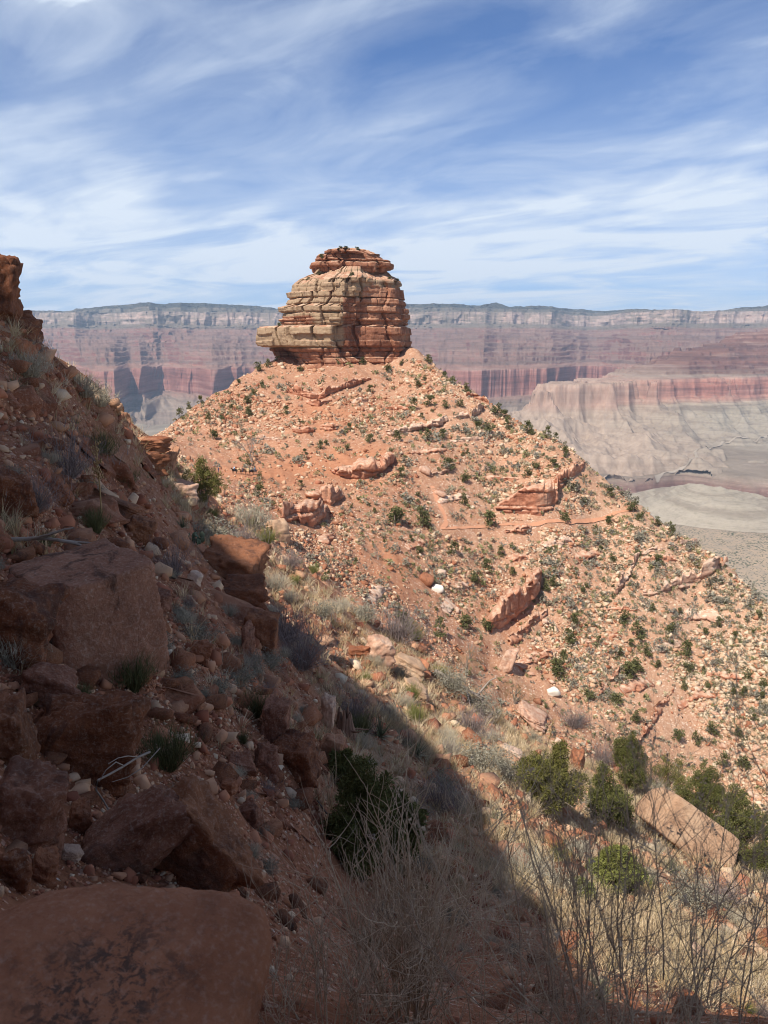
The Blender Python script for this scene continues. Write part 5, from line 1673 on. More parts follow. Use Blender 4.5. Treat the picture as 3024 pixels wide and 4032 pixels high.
# ------------------------------------------------------------------ plants: builders
def tube(P_, rad, sides=5):
    P_ = np.asarray(P_, float); n = len(P_)
    T = np.gradient(P_, axis=0); T /= np.linalg.norm(T, axis=1, keepdims=True) + 1e-9
    up = np.where(np.abs(T[:, 2:3]) > 0.9, np.array([[1.0, 0, 0]]), np.array([[0, 0, 1.0]]))
    A = np.cross(T, up); A /= np.linalg.norm(A, axis=1, keepdims=True) + 1e-9
    B = np.cross(T, A)
    th = np.arange(sides) / sides * 2 * np.pi
    rad = np.broadcast_to(np.asarray(rad, float), (n,))
    V = P_[:, None] + rad[:, None, None] * (A[:, None] * np.cos(th)[None, :, None] + B[:, None] * np.sin(th)[None, :, None])
    return V.reshape(-1, 3), grid_faces(n, sides, True)


class MB:
    def __init__(self): self.V, self.F, self.M, self.n = [], [], [], 0

    def add(self, V, F, m=0):
        self.V.append(V); self.F.append(np.asarray(F) + self.n); self.M.append(np.full(len(F), m)); self.n += len(V)

    def mesh(self, name, mats, smooth=False):
        V = np.vstack(self.V)
        F = np.vstack([f if f.shape[1] == 4 else np.c_[f, f[:, 2]] for f in self.F])
        me = mesh_mixed(name, V, F, smooth)
        for m in mats: me.materials.append(m)
        if len(mats) > 1:
            mi = np.concatenate(self.M); tri = F[:, 2] == F[:, 3]
            me.polygons.foreach_set('material_index', np.concatenate([mi[~tri], mi[tri]]).astype(np.int32))
        return me


def blades(rs, n, base_r, length, width, lean, segs=3, curl=0.5, z0=0.0, centers=None, tipw=0.15):
    """n thin curved strips that rise from a clump"""
    L = rs.uniform(*length, n); az = rs.rand(n) * 2 * np.pi; ln = rs.uniform(*lean, n)
    br = base_r * np.sqrt(rs.rand(n)); b = np.stack([np.cos(az) * br, np.sin(az) * br, np.full(n, z0)], 1)
    if centers is not None:
        b = centers[rs.randint(len(centers), size=n)]
    az2 = az + rs.normal(0, 0.5, n)
    t = np.linspace(0, 1, segs + 1)
    ang = ln[:, None] + curl * t[None] * rs.uniform(0.3, 1.2, n)[:, None]
    st = L[:, None] / segs
    dx = np.sin(ang) * st; dz = np.cos(ang) * st
    h_ = np.concatenate([np.zeros((n, 1)), np.cumsum(dx[:, :-1], 1)], 1); z = np.concatenate([np.zeros((n, 1)), np.cumsum(dz[:, :-1], 1)], 1)
    wob = rs.normal(0, 0.03, (n, segs + 1)) * L[:, None] * t[None]
    px_ = b[:, 0, None] + np.cos(az2)[:, None] * h_ - np.sin(az2)[:, None] * wob
    py_ = b[:, 1, None] + np.sin(az2)[:, None] * h_ + np.cos(az2)[:, None] * wob
    pz_ = b[:, 2, None] + z
    wd = rs.rand(n) * np.pi
    w = rs.uniform(*width, n)[:, None] * (1 - (1 - tipw) * t[None]) * 0.5
    wx, wy = np.cos(wd)[:, None] * w, np.sin(wd)[:, None] * w
    A = np.stack([px_ - wx, py_ - wy, pz_], -1); B = np.stack([px_ + wx, py_ + wy, pz_], -1)
    V = np.stack([A, B], 2).reshape(-1, 3)
    k = (np.arange(n) * (segs + 1) * 2)[:, None] + np.arange(segs)[None] * 2
    F = np.stack([k, k + 1, k + 3, k + 2], -1).reshape(-1, 4)
    return V, F, np.stack([px_, py_, pz_], -1)


def leaves(rs, C_, n_each, spread, size, aspect=0.5, outward=None):
    """n_each small pointed leaves round each centre"""
    m = len(C_) * n_each
    c = np.repeat(C_, n_each, 0)
    d = rs.normal(0, 1, (m, 3)); d /= np.linalg.norm(d, axis=1, keepdims=True)
    sp = np.repeat(np.broadcast_to(np.asarray(spread, float), (len(C_),)), n_each)
    p = c + d * (sp * rs.rand(m) ** 0.45)[:, None]
    a = d + 0.7 * rs.normal(0, 1, (m, 3)) + np.array([0, 0, 0.35]); a /= np.linalg.norm(a, axis=1, keepdims=True)
    b = np.cross(a, rs.normal(0, 1, (m, 3))); b /= np.linalg.norm(b, axis=1, keepdims=True)
    s = rs.uniform(*size, m)[:, None]
    V = np.stack([p - b * s * aspect * 0.5, p + b * s * aspect * 0.5, p + a * s], 1).reshape(-1, 3)
    return V, np.arange(m * 3).reshape(-1, 3)


def mat_leaf(name, lo, hi, dead=None, scale=2.5, rough=0.8):
    m, h, b = new_mat(name)
    p = h('ShaderNodeTexCoord').outputs['Object']
    rnd = h('ShaderNodeObjectInfo').outputs['Random']
    isl = h('ShaderNodeNewGeometry').outputs['Random Per Island']
    n = h.noise(p, scale, 3, 0.6)
    col = h.mix(h.math('ADD', h.math('MULTIPLY', isl, 0.6), h.math('MULTIPLY', n, 0.4)), lo, hi)
    if dead:
        col = h.mix(h.ramp(h.math('ADD', isl, h.math('MULTIPLY', n, 0.6)), [(1.02, 0.0), (1.12, 0.8)]), col, dead)
    col = h.mix(h.math('MULTIPLY', rnd, 0.35), col, h.mix(0.5, col, tuple(min(1, q * 1.5 + 0.02) for q in hi)))
    h.link(col, b.inputs['Base Color']); b.inputs['Roughness'].default_value = rough
    return m


M_JUN = mat_leaf('juniper green', (0.042, 0.048, 0.014), (0.135, 0.13, 0.038), (0.20, 0.15, 0.06))
M_JUNY = mat_leaf('yellow juniper green', (0.075, 0.075, 0.018), (0.17, 0.15, 0.045), (0.24, 0.17, 0.06))
M_JUNF = mat_leaf('far juniper green', (0.052, 0.056, 0.020), (0.135, 0.13, 0.05))
M_BARK = plain('grey bark', (0.21, 0.16, 0.125), 0.95, 0.35, 9.0)
M_DEAD = plain('bleached dead wood', (0.29, 0.235, 0.19), 0.9, 0.3, 14.0)
M_SAGE = mat_leaf('grey shrub', (0.13, 0.115, 0.085), (0.30, 0.27, 0.20))
M_PURP = mat_leaf('purple grey twigs', (0.115, 0.085, 0.08), (0.25, 0.195, 0.175))
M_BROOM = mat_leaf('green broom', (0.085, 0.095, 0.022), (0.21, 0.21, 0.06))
M_SHBROOM = mat_leaf('dark green broom', (0.05, 0.058, 0.02), (0.13, 0.125, 0.05), (0.25, 0.2, 0.12))  # darker copy of the broom green, shade put into its colour
M_STRAW = mat_leaf('straw grass', (0.33, 0.27, 0.165), (0.58, 0.50, 0.33))
M_DRY = mat_leaf('grey straw', (0.22, 0.185, 0.135), (0.44, 0.39, 0.29))
M_YUC = mat_leaf('yucca blades', (0.06, 0.075, 0.04), (0.16, 0.17, 0.095), (0.35, 0.3, 0.18))
M_TWIG = plain('bare brown twig', (0.52, 0.385, 0.26), 0.85, 0.35, 30.0)
M_TWIGD = plain('dark brown twig', (0.27, 0.19, 0.135), 0.85, 0.35, 30.0)
M_STALK = plain('dry flower stalk', (0.33, 0.22, 0.105), 0.85, 0.3, 18.0)
M_PEAR = plain('cactus pad', (0.12, 0.14, 0.085), 0.7, 0.2, 20.0)


def shrub_mesh(seed, kind):
    rs = np.random.RandomState(seed); mb = MB()
    if kind == 'sage':
        V, F, Pp = blades(rs, 200, 0.10, (0.28, 0.62), (0.007, 0.014), (0.0, 1.25), 3, 0.45)
        mb.add(V, F, 0)
        V, F = leaves(rs, Pp[:, 2:].reshape(-1, 3), 5, 0.06, (0.025, 0.06), 0.4); mb.add(V, F, 0)
        return mb.mesh('shrub', [M_SAGE])
    if kind == 'purple':
        V, F, Pp = blades(rs, 260, 0.10, (0.35, 0.75), (0.006, 0.012), (0.0, 1.25), 3, 0.3)
        mb.add(V, F, 0)
        c = Pp[:, 2]
        V, F, _ = blades(rs, 900, 0, (0.10, 0.24), (0.005, 0.009), (0.0, 1.5), 2, 0.3, centers=np.vstack([c, Pp[:, 1], Pp[:, 3]])); mb.add(V, F, 0)
        return mb.mesh('shrub', [M_PURP])
    if kind == 'straw':
        V, F, Pp = blades(rs, 320, 0.12, (0.28, 0.6), (0.006, 0.011), (0.0, 1.2), 3, 0.7)
        mb.add(V, F, 0)
        V, F, _ = blades(rs, 500, 0, (0.10, 0.22), (0.005, 0.009), (0.0, 1.4), 2, 0.4, centers=Pp[:, 2]); mb.add(V, F, 0)
        return mb.mesh('shrub', [M_DRY])
    if kind in ('broom', 'dark broom'):
        V, F, Pp = blades(rs, 240, 0.10, (0.45, 0.9), (0.007, 0.013), (0.0, 0.75), 3, 0.35)
        mb.add(V, F, 0)
        V, F, _ = blades(rs, 800, 0, (0.15, 0.35), (0.006, 0.010), (0.0, 0.8), 2, 0.3, centers=np.vstack([Pp[:, 1], Pp[:, 2]])); mb.add(V, F, 0)
        return mb.mesh('shrub', [M_BROOM if kind == 'broom' else M_SHBROOM])
    if kind == 'far':
        n = 9
        c = rs.normal(0, 1, (n, 3)) * np.array([0.30, 0.30, 0.16]) + np.array([0, 0, 0.28]); c[:, 2] = np.abs(c[:, 2])
        V, F = leaves(rs, c, 12, 0.2, (0.14, 0.30), 0.6); mb.add(V, F, 0)
        return mb.mesh('shrub', [M_SAGE])


def tuft_proto(seed, n=26, L=(0.2, 0.46)):
    rs = np.random.RandomState(seed)
    V, F, _ = blades(rs, n, 0.06, L, (0.008, 0.016), (0.05, 0.85), 2, 0.8, tipw=0.1)
    return V, F


def juniper_near(seed, H, W, mat, name, label, loc, rz=0.0, cone=0.5, nclump=150, each=85, leaf=(0.05, 0.12), trunk_vis=0.12, group=None, lobes=5):
    """trunk, limbs and a crown of leaf sprays in uneven lobes; H and W are the crown's height and width in metres"""
    rs = np.random.RandomState(seed)
    t = empty(name, loc, (0, 0, rz))
    tag(t, label, 'tree', group)
    tr = MB(); tips = []
    nl = rs.randint(2, 4)
    for k in range(nl + 6):
        main = k < nl
        a = rs.rand() * 6.28; ln = H * (rs.uniform(0.55, 0.85) if main else rs.uniform(0.3, 0.6))
        lean = rs.uniform(0.05, 0.28) if main else rs.uniform(0.5, 1.1)
        q = np.linspace(0, 1, 7)[:, None]
        st_ = np.array([0, 0, -0.25]) if main else np.array([0, 0, H * rs.uniform(0.02, 0.4)])
        d = np.array([math.sin(lean) * math.cos(a), math.sin(lean) * math.sin(a), math.cos(lean)])
        path = st_ + d * ln * q + rs.normal(0, 0.025 * H, (7, 3)) * q
        V, F = tube(path, np.linspace(0.035 * H if main else 0.014 * H, 0.005 * H, 7), 6); tr.add(V, F)
        tips += [path[-1], path[4]]
    link('trunk', tr.mesh('trunk', [M_BARK], True), None, t)
    # lobes
    Cs, Ss = [], []
    lob = []
    for k in range(lobes):
        a = k / lobes * 6.28 + rs.uniform(-0.5, 0.5); hh = rs.uniform(0.18, 0.62)
        lob.append((np.array([math.cos(a) * W * 0.27, math.sin(a) * W * 0.27, H * (trunk_vis + hh * (1 - trunk_vis))]), rs.uniform(0.18, 0.28) * W, rs.uniform(0.14, 0.26) * H))
    lob.append((np.array([rs.normal(0, 0.06 * W), rs.normal(0, 0.06 * W), H * 0.80]), 0.20 * W * (1.2 - cone), 0.20 * H))
    lob.append((np.array([0, 0, H * (trunk_vis + 0.26)]), 0.40 * W, 0.22 * H))
    lob.append((np.array([0, 0, H * 0.56]), 0.33 * W * (1.15 - 0.5 * cone), 0.24 * H))
    for k in range(nclump):
        c, rw, rh = lob[rs.randint(len(lob))]
        d = rs.normal(0, 1, 3); d /= np.linalg.norm(d)
        f = rs.uniform(0.62, 1.08)
        p_ = c + d * np.array([rw, rw, rh]) * f
        p_[2] = max(p_[2], 0.04 * H)
        Cs.append(p_); Ss.append(rs.uniform(0.045, 0.095) * (W + H) * 0.5)
    Cs, Ss = np.array(Cs), np.array(Ss)
    V, F = leaves(rs, Cs, each, Ss, leaf, 0.42)
    mb = MB(); mb.add(V, F, 0)
    link('crown', mb.mesh('crown', [mat]), None, t)
    return t


def juniper_far_mesh(seed):
    rs = np.random.RandomState(seed); mb = MB()
    tall = rs.uniform(0.9, 1.3)
    n = 13
    z = rs.uniform(0.18, 0.95, n)
    rad = 0.40 * np.sqrt(np.clip(1.05 - z, 0.03, 1)) * rs.uniform(0.3, 1.1, n)
    a = rs.rand(n) * 6.28
    c = np.stack([np.cos(a) * rad, np.sin(a) * rad, z * tall], 1)
    V, F = leaves(rs, c, 34, rs.uniform(0.12, 0.22, n), (0.07, 0.16), 0.6); mb.add(V, F, 0)
    V, F = tube(np.array([(0, 0, -0.15), (0.02, 0, 0.25), (0.0, 0.03, 0.6)]), [0.05, 0.04, 0.02], 5); mb.add(V, F, 1)
    return mb.mesh('juniper', [M_JUNF, M_BARK])


# ------------------------------------------------------------------ junipers of the far flank
from mathutils.bvhtree import BVHTree
SPOTS = [(428, 364, 9), (444, 380, 8), (452, 385, 7), (466, 394, 10), (497, 416, 12), (505, 420, 10), (527, 434, 10), (548, 439, 10), (555, 443, 8), (566, 455, 9), (610, 497, 9), (633, 513, 12), (641, 521, 9), (657, 527, 10), (671, 533, 11), (700, 547, 8),
         (417, 388, 9), (430, 407, 12), (413, 411, 10), (445, 409, 8), (460, 408, 8), (487, 434, 11), (478, 428, 8), (427, 441, 9), (442, 439, 10), (397, 441, 11), (507, 430, 9), (531, 436, 9), (536, 470, 9), (527, 478, 10), (554, 469, 10), (465, 483, 11), (449, 470, 12), (401, 478, 11), (464, 506, 12),
         (395, 526, 20), (422, 527, 21), (490, 528, 18), (565, 522, 10), (610, 525, 10), (584, 506, 7), (411, 542, 7), (419, 555, 8), (453, 555, 11), (475, 585, 14), (487, 570, 12), (500, 557, 9), (512, 576, 10), (553, 587, 11), (545, 592, 11), (583, 594, 9), (576, 625, 14),
         (465, 630, 16), (486, 632, 14), (440, 638, 18), (402, 626, 16), (569, 646, 18), (563, 660, 12), (560, 678, 24), (589, 701, 14), (616, 704, 12), (629, 680, 20), (637, 671, 14), (646, 657, 13), (631, 648, 10), (620, 657, 9), (686, 656, 17), (688, 672, 12), (678, 741, 15), (696, 745, 12), (636, 723, 13), (711, 735, 13), (723, 768, 14), (743, 768, 14), (737, 738, 13),
         (652, 613, 10), (658, 564, 10), (612, 562, 8), (624, 625, 15), (638, 639, 15), (671, 634, 12), (679, 616, 9), (705, 635, 8), (718, 628, 9), (734, 640, 9), (758, 620, 10), (744, 697, 12), (761, 702, 12), (754, 722, 9), (684, 690, 10), (708, 690, 9), (733, 697, 10), (747, 683, 12), (764, 688, 10), (658, 669, 10), (598, 646, 9),
         (220, 390, 6), (230, 386, 9), (238, 385, 6), (201, 405, 9), (189, 411, 8), (181, 420, 9), (146, 437, 8), (153, 434, 8), (248, 417, 10), (222, 421, 8), (209, 421, 8), (262, 388, 8), (247, 405, 8), (253, 396, 6), (232, 410, 6), (213, 440, 10), (350, 432, 9), (326, 446, 7), (347, 451, 8), (370, 443, 9), (370, 393, 8), (363, 365, 7), (260, 480, 8), (259, 498, 14), (301, 487, 7), (286, 415, 9), (248, 466, 7),
         (388, 372, 8), (402, 366, 6), (300, 372, 6), (258, 372, 9), (268, 368, 8), (338, 366, 7), (320, 450, 7), (305, 455, 6), (385, 467, 7)]


def far_junipers():
    rs = np.random.RandomState(51)
    protos = [juniper_far_mesh(700 + k) for k in range(8)]
    spots = []
    for u, v, hpx in SPOTS:
        p = hit(u, v - 0.5, rmin=70)
        if p is None or np.hypot(p[0], p[1]) > 450: continue
        spots.append((p, hpx * 1.12 / 768 * p[1]))
    far = sstep(120, 160, RRG) * (1 - sstep(330, 430, RRG)) * (1 - 0.9 * COV[..., 0])
    x, y, z, r, i, j, _ = scatter(90, SEEN * far * (0.4 + COV[..., 2]), 711)
    for k in range(len(x)):
        spots.append((np.array([x[k], y[k], z[k]]), rs.uniform(3.5, 7.5) / 768 * y[k]))
    for p, h_ in spots:
        o = bpy.data.objects.new('juniper_tree', protos[rs.randint(8)])
        C.objects.link(o)
        o.location = (p[0], p[1], p[2] - 0.05 * h_); w = rs.uniform(0.8, 1.3)
        o.scale = (h_ * w, h_ * w, h_ * 0.9); o.rotation_euler = (0, 0, rs.uniform(0, 6.28))
        big = 'tall' if h_ > 3.4 else 'small'
        lab = 'the %s dark green junipers standing near the %s' % (big, mark(p[0], p[1]))
        tag(o, big + ' dark green juniper near the ' + mark(p[0], p[1]), 'tree', lab[4:])


far_junipers()


def butte_junipers():
    deps = bpy.context.evaluated_depsgraph_get()
    V, F = [], []
    for o in [BUTTE] + list(BUTTE.children):
        me = o.data; b0 = len(V)
        V += [v.co[:] for v in me.vertices]; F += [[q + b0 for q in p.vertices] for p in me.polygons]
    bv = BVHTree.FromPolygons(V, F)
    rs = np.random.RandomState(9)
    labs = {(397, 281): 'juniper on the right shoulder of the butte below the cap', (308, 278): 'tiny juniper on the left shoulder of the butte against the sky', (319, 273): 'round bush beside the overhang of the butte cap rock',
            (340, 249): 'left bush on the summit of the butte', (346, 248): 'taller bush on the summit of the butte', (357, 250): 'right bush on the summit of the butte', (322, 254): 'bush on the left step of the butte cap', (390, 279): 'small juniper left of the one on the right butte shoulder',
            (280, 326): 'bush on the left shelf of the butte', (352, 276): 'grey bush on the rubble apron under the butte cap'}
    for (u, v), lab in labs.items():
        for dv in range(0, 14):
            d = Vector(ray(u, v + dv)).normalized()
            loc, nn, _, dist = bv.ray_cast(Vector((0, 0, 0)), d)
            if loc is not None and nn.z > 0.3: break
        if loc is None: continue
        o = link('juniper_tree', bpy.data.meshes.get('juniper'), None, loc=loc + Vector((0, 0.3, -0.6)), scl=(3.4, 3.4, rs.uniform(1.8, 2.8) if 'tiny' not in lab else 2.0), rot=(0, 0, rs.uniform(0, 6)))
        tag(o, lab, 'tree')


butte_junipers()


# ------------------------------------------------------------------ junipers near by
def at_hit(u, v, **kw):
    p = hit(u, v, rmin=kw.get('rmin', 1.5)); return p


def near_junipers():
    J = [(206, 506, 46, 40, M_JUNY, 'sunny round juniper at the saddle end of the shaded slope', 0.35, 21),
         (549, 818, 84, 76, M_JUNY, 'pointed sunlit juniper left of the other sunlit junipers', 0.75, 22),
         (606, 834, 76, 50, M_JUN, 'second sunlit juniper, right of the pointed one', 0.55, 23),
         (628, 792, 66, 40, M_JUN, 'dark green juniper standing behind the second sunlit juniper', 0.6, 24),
         (668, 800, 48, 56, M_JUNY, 'yellowish juniper behind the big tan boulder', 0.25, 25),
         (700, 822, 66, 60, M_JUN, 'dark juniper behind the upper end of the tan boulder', 0.3, 26),
         (738, 862, 84, 66, M_JUN, 'largest dark juniper right of the tan boulder', 0.35, 27),
         (614, 898, 62, 56, M_BROOM, 'yellow green open juniper below the second sunlit juniper', 0.3, 28),
         (764, 882, 44, 46, M_JUN, 'low dark juniper cut by the right border', 0.2, 29),
         (466, 676, 30, 52, M_JUN, 'sprawling juniper at the crest right of the white patched boulder', 0.1, 30),
         (515, 704, 30, 44, M_JUN, 'low juniper at the crest below the slanting red wall', 0.15, 31),
         (362, 880, 138, 82, M_JUN, 'tall dark juniper in the shade at the middle of the slope', 0.35, 32),
         (398, 866, 92, 56, M_JUN, 'lower dark juniper leaning against the tall shaded one', 0.3, 33),
         (346, 790, 44, 36, M_JUN, 'small dark juniper above the tall shaded one', 0.3, 34),
         (580, 906, 30, 26, M_BROOM, 'small yellow green juniper left of the open yellow green one', 0.3, 35),
         (410, 640, 24, 20, M_JUN, 'small juniper beyond the crest left of the sprawling one', 0.3, 36)]
    for u, v, hp, wp, mat, lab, cone, sd in J:
        q = at_hit(u, v, rmin=5)
        y = q[1]
        juniper_near(sd, hp * 1.08 / 768 * y, wp * 1.05 / 768 * y, mat, 'juniper_tree', lab, q, sd * 0.7, cone, 240 if hp > 60 else 150, 120 if hp > 60 else 80,
                     (0.045, 0.11) if hp < 100 else (0.03, 0.075))


near_junipers()


# ------------------------------------------------------------------ shrubs
SHK = {k: [shrub_mesh(800 + 10 * i_ + q, k) for q in range(3)] for i_, k in enumerate(('sage', 'purple', 'straw', 'broom', 'dark broom', 'far'))}
SHW = {'sage': 'grey sage shrub', 'purple': 'purple grey twiggy shrub', 'straw': 'straw coloured dry shrub', 'broom': 'bright green broom shrub', 'dark broom': 'dark green broom shrub', 'far': 'grey green shrub'}


def put_shrub(kind, p, h_, rs, label, group=None, w=1.0):
    o = bpy.data.objects.new('shrub', SHK[kind][rs.randint(3)])
    C.objects.link(o)
    s = h_ / (0.62 if kind in ('sage', 'straw') else 0.75 if kind == 'purple' else 0.95 if 'broom' in kind else 0.55)
    o.location = (p[0], p[1], p[2] - 0.03); o.scale = (s * w, s * w, s)
    o.rotation_euler = (rs.normal(0, 0.08), rs.normal(0, 0.08), rs.uniform(0, 6.28))
    return tag(o, label, 'shrub', group)


def shrubs():
    rs = np.random.RandomState(61)
    named = [(396, 641, 40, 'purple', 'wide purple grey bush at the crest below the far flank'), (574, 727, 22, 'purple', 'purple grey bush on the far side of the gully'), (602, 764, 24, 'purple', 'purple grey bush behind the second sunlit juniper'),
             (132, 690, 52, 'dark broom', 'green broom bush at the foot of the square ledge block'), (168, 768, 58, 'dark broom', 'large dark broom bush above the purple grey slab'), (255, 716, 34, 'dark broom', 'dark broom bush left of the tall standing block'),
             (12, 665, 44, 'straw', 'pale leafless shrub at the left border beside the rounded dark boulder'), (66, 478, 52, 'purple', 'broad dark grey shrub on the upper shaded slope'), (30, 512, 46, 'purple', 'dark grey shrub at the upper left border'),
             (100, 462, 36, 'dark broom', 'green broom bush on the upper shaded slope'), (128, 488, 26, 'dark broom', 'small green broom bush beside the half shaded boulder'), (28, 378, 34, 'straw', 'straw coloured bush under the cliff blocks'),
             (82, 396, 30, 'straw', 'sunlit straw bush on the left skyline'), (100, 406, 24, 'straw', 'sunlit straw bush just left of the knobbly skyline boulder'), (36, 352, 16, 'purple', 'bare twiggy bush on the left skyline under the cliff'),
             (96, 532, 30, 'dark broom', 'green broom at the base of the dry stalk'), (172, 576, 36, 'purple', 'dark twiggy shrub right of the square ledge block'), (196, 640, 24, 'sage', 'round grey shrub in the middle of the shaded slope'), (300, 668, 52, 'purple', 'dark leafless shrub on the shade edge'),
             (286, 640, 40, 'purple', 'dark shrub below the overhanging block'), (240, 548, 30, 'purple', 'grey shrub right at the shade edge above the overhanging block'), (212, 545, 28, 'sage', 'grey green shrub above the overhanging block'), (250, 530, 34, 'straw', 'pale dry bush on the rim below the sunny juniper'),
             (266, 545, 22, 'broom', 'bright green broom on the rim below the saddle'), (253, 532, 18, 'broom', 'green broom left of the bright one on the rim'), (294, 585, 14, 'broom', 'yellow green broom on the sunlit rim'), (314, 574, 12, 'broom', 'small green broom on the sunlit rim right of the yellow one'),
             (413, 700, 22, 'broom', 'bright green broom in front of the tan rock face'), (415, 640, 18, 'broom', 'bright broom right of the purple grey bush'), (414, 722, 24, 'broom', 'green broom bush at the shade edge in the grass'), (441, 676, 14, 'broom', 'little green broom among the split slabs'),
             (535, 800, 26, 'broom', 'yellow green broom left of the pointed juniper'), (362, 735, 30, 'dark broom', 'green broom in shade above the dark juniper'), (440, 810, 40, 'purple', 'dark twiggy shrub at the shade edge right of the dark juniper'), (352, 720, 34, 'purple', 'dark twiggy shrub at the shade edge above the green broom'),
             (520, 880, 44, 'straw', 'pale dry shrub on the sunlit slope below the yellow broom'), (560, 900, 48, 'straw', 'big pale leafless shrub left of the open juniper'), (600, 820, 34, 'straw', 'dry shrub between the sunlit junipers'), (650, 800, 30, 'straw', 'pale shrub in front of the yellowish juniper'),
             (556, 862, 26, 'broom', 'yellow green broom between the two leafless shrubs'), (720, 902, 36, 'purple', 'grey twiggy shrub below the tan boulder'), (690, 905, 34, 'sage', 'grey shrub at the lower end of the tan boulder'), (480, 770, 34, 'sage', 'grey sage on the sunlit grass by the shade edge'),
             (505, 780, 30, 'sage', 'grey sage left of the yellow green broom'), (470, 735, 34, 'purple', 'grey twiggy shrub on the sunlit grass'), (450, 690, 26, 'sage', 'grey sage on the crest beside the tan slabs'), (480, 712, 24, 'sage', 'grey sage on the crest below the sprawling juniper'), (364, 620, 20, 'sage', 'grey sage by the purple grey bush'),
             (338, 612, 20, 'straw', 'dry bush on the rim left of the white patched boulder'), (322, 618, 20, 'sage', 'grey bush on the rim above the dark leafless shrub'), (275, 590, 22, 'straw', 'dry bush right of the overhanging block'), (290, 568, 22, 'purple', 'grey twiggy bush on the rim right of the pale dry bush')]
    for u, v, hp, kind, lab in named:
        q = at_hit(u, v, rmin=3)
        if q is None: continue
        put_shrub(kind, q, hp * 1.1 / 768 * q[1], rs, lab, None, 1.15)
    # the rest of the near slope
    wn = SEEN * (RRG > 6) * (RRG < 60) * np.clip(0.35 + 0.9 * fbm(GX / 5, GY / 5, octv=3, seed=63), 0.02, 1.4)
    x, y, z, r, i, j, r2 = scatter(150, wn, 731)
    for k in range(len(x)):
        kd = ('sage', 'straw', 'purple', 'dark broom', 'sage', 'straw')[rs.randint(6)]
        zn = zone_near(x[k], y[k], z[k])
        if 'sunlit' in zn and kd == 'dark broom': kd = 'broom'  # sunlit ground takes the lit green, shaded ground the darkened copy
        lab = SHW[kd] + ' on the ' + zn
        put_shrub(kd, (x[k], y[k], z[k]), min(rs.uniform(12, 24) / 768 * y[k], 0.75), rs, lab, lab.replace('shrub', 'shrubs'), rs.uniform(0.9, 1.3))
    # the far flank: the most prominent alone, the rest as cover
    far = sstep(80, 120, RRG) * (1 - sstep(330, 430, RRG)) * (1 - 0.8 * COV[..., 0]) * np.clip(0.5 + 0.8 * fbm(GX / 20, GY / 20, octv=3, seed=64), 0.05, 1.3)
    x, y, z, r, i, j, r2 = scatter(6000, SEEN * far * (0.7 + 0.6 * sstep(-20, 120, GX)), 741)
    ok = near_path(x, y) > np.where(y < 262, 4.0, 2.4)
    x, y, z, r = x[ok], y[ok], z[ok], r[ok]
    hp = r2.gamma(3.2, 0.72, len(x)) + 1.0
    o_ = np.argsort(-hp)
    fm = SHK['far']
    for k in o_[:120]:
        lab = 'grey green shrub near the ' + mark(x[k], y[k])
        put_shrub('far', (x[k], y[k], z[k]), min(hp[k], 8) / 768 * y[k] * 0.8, rs, lab, lab.replace('shrub', 'shrubs'), 1.1)
    rest = o_[120:]
    pr = []
    for q in range(6):
        c = rs.normal(0, 1, (5, 3)) * np.array([0.30, 0.30, 0.14]) + np.array([0, 0, 0.26]); c[:, 2] = np.abs(c[:, 2])
        pr.append(leaves(rs, c, 9, 0.2, (0.18, 0.34), 0.7))
    pal = np.array([(0.25, 0.22, 0.15), (0.32, 0.28, 0.19), (0.15, 0.15, 0.07), (0.24, 0.225, 0.10), (0.40, 0.33, 0.21), (0.24, 0.22, 0.175)])
    n = len(rest)
    o = merged('shrub_cover', pr, np.stack([x, y, z], 1)[rest], rot_mats(rs, n, 0.2), hp[rest] * y[rest] / 768 * 1.35, rs.randint(0, 6, n), pal[rs.randint(0, 6, n)] * rs.uniform(0.8, 1.2, (n, 1)), M_COVER)
    tag(o, kind='stuff')


M_COVER = mat_tint('low shrubs', 0.1, 3.0)
shrubs()


def grass():
    rs = np.random.RandomState(81)
    pr = [tuft_proto(820 + k) for k in range(6)]
    patch = np.clip(0.15 + 1.3 * fbm(GX / 4.5, GY / 4.5, octv=3, seed=83), 0.0, 1.4)
    u_b = COV[..., 1]
    patch = np.clip(patch * 1.3 - 0.15, 0, 1.6)
    w = SEEN * sstep(6.5, 12, RRG) * (RRG < 62) * (0.10 * patch + 1.0 * u_b * (0.15 + patch) + 0.35 * sstep(24, 34, RRG) * (0.5 + patch))
    x, y, z, r, i, j, r2 = scatter(8200, w, 751)
    n = len(x)
    size = np.clip(rs.uniform(0.6, 1.25, n) * (0.75 + 0.016 * r), 0.4, 1.6)
    pal = np.array([(0.45, 0.30, 0.15), (0.62, 0.46, 0.27), (0.54, 0.39, 0.23), (0.68, 0.53, 0.34), (0.43, 0.32, 0.20), (0.38, 0.31, 0.17), (0.54, 0.44, 0.31)])
    o = merged('dry_grass', pr, np.stack([x, y, z - 0.02], 1), rot_mats(rs, n, 0.35), size, rs.randint(0, 6, n), pal[rs.randint(0, 7, n)] * rs.uniform(0.7, 1.15, (n, 1)), mat_tint('dry grass', 0.08, 9.0))
    tag(o, kind='stuff')


grass()


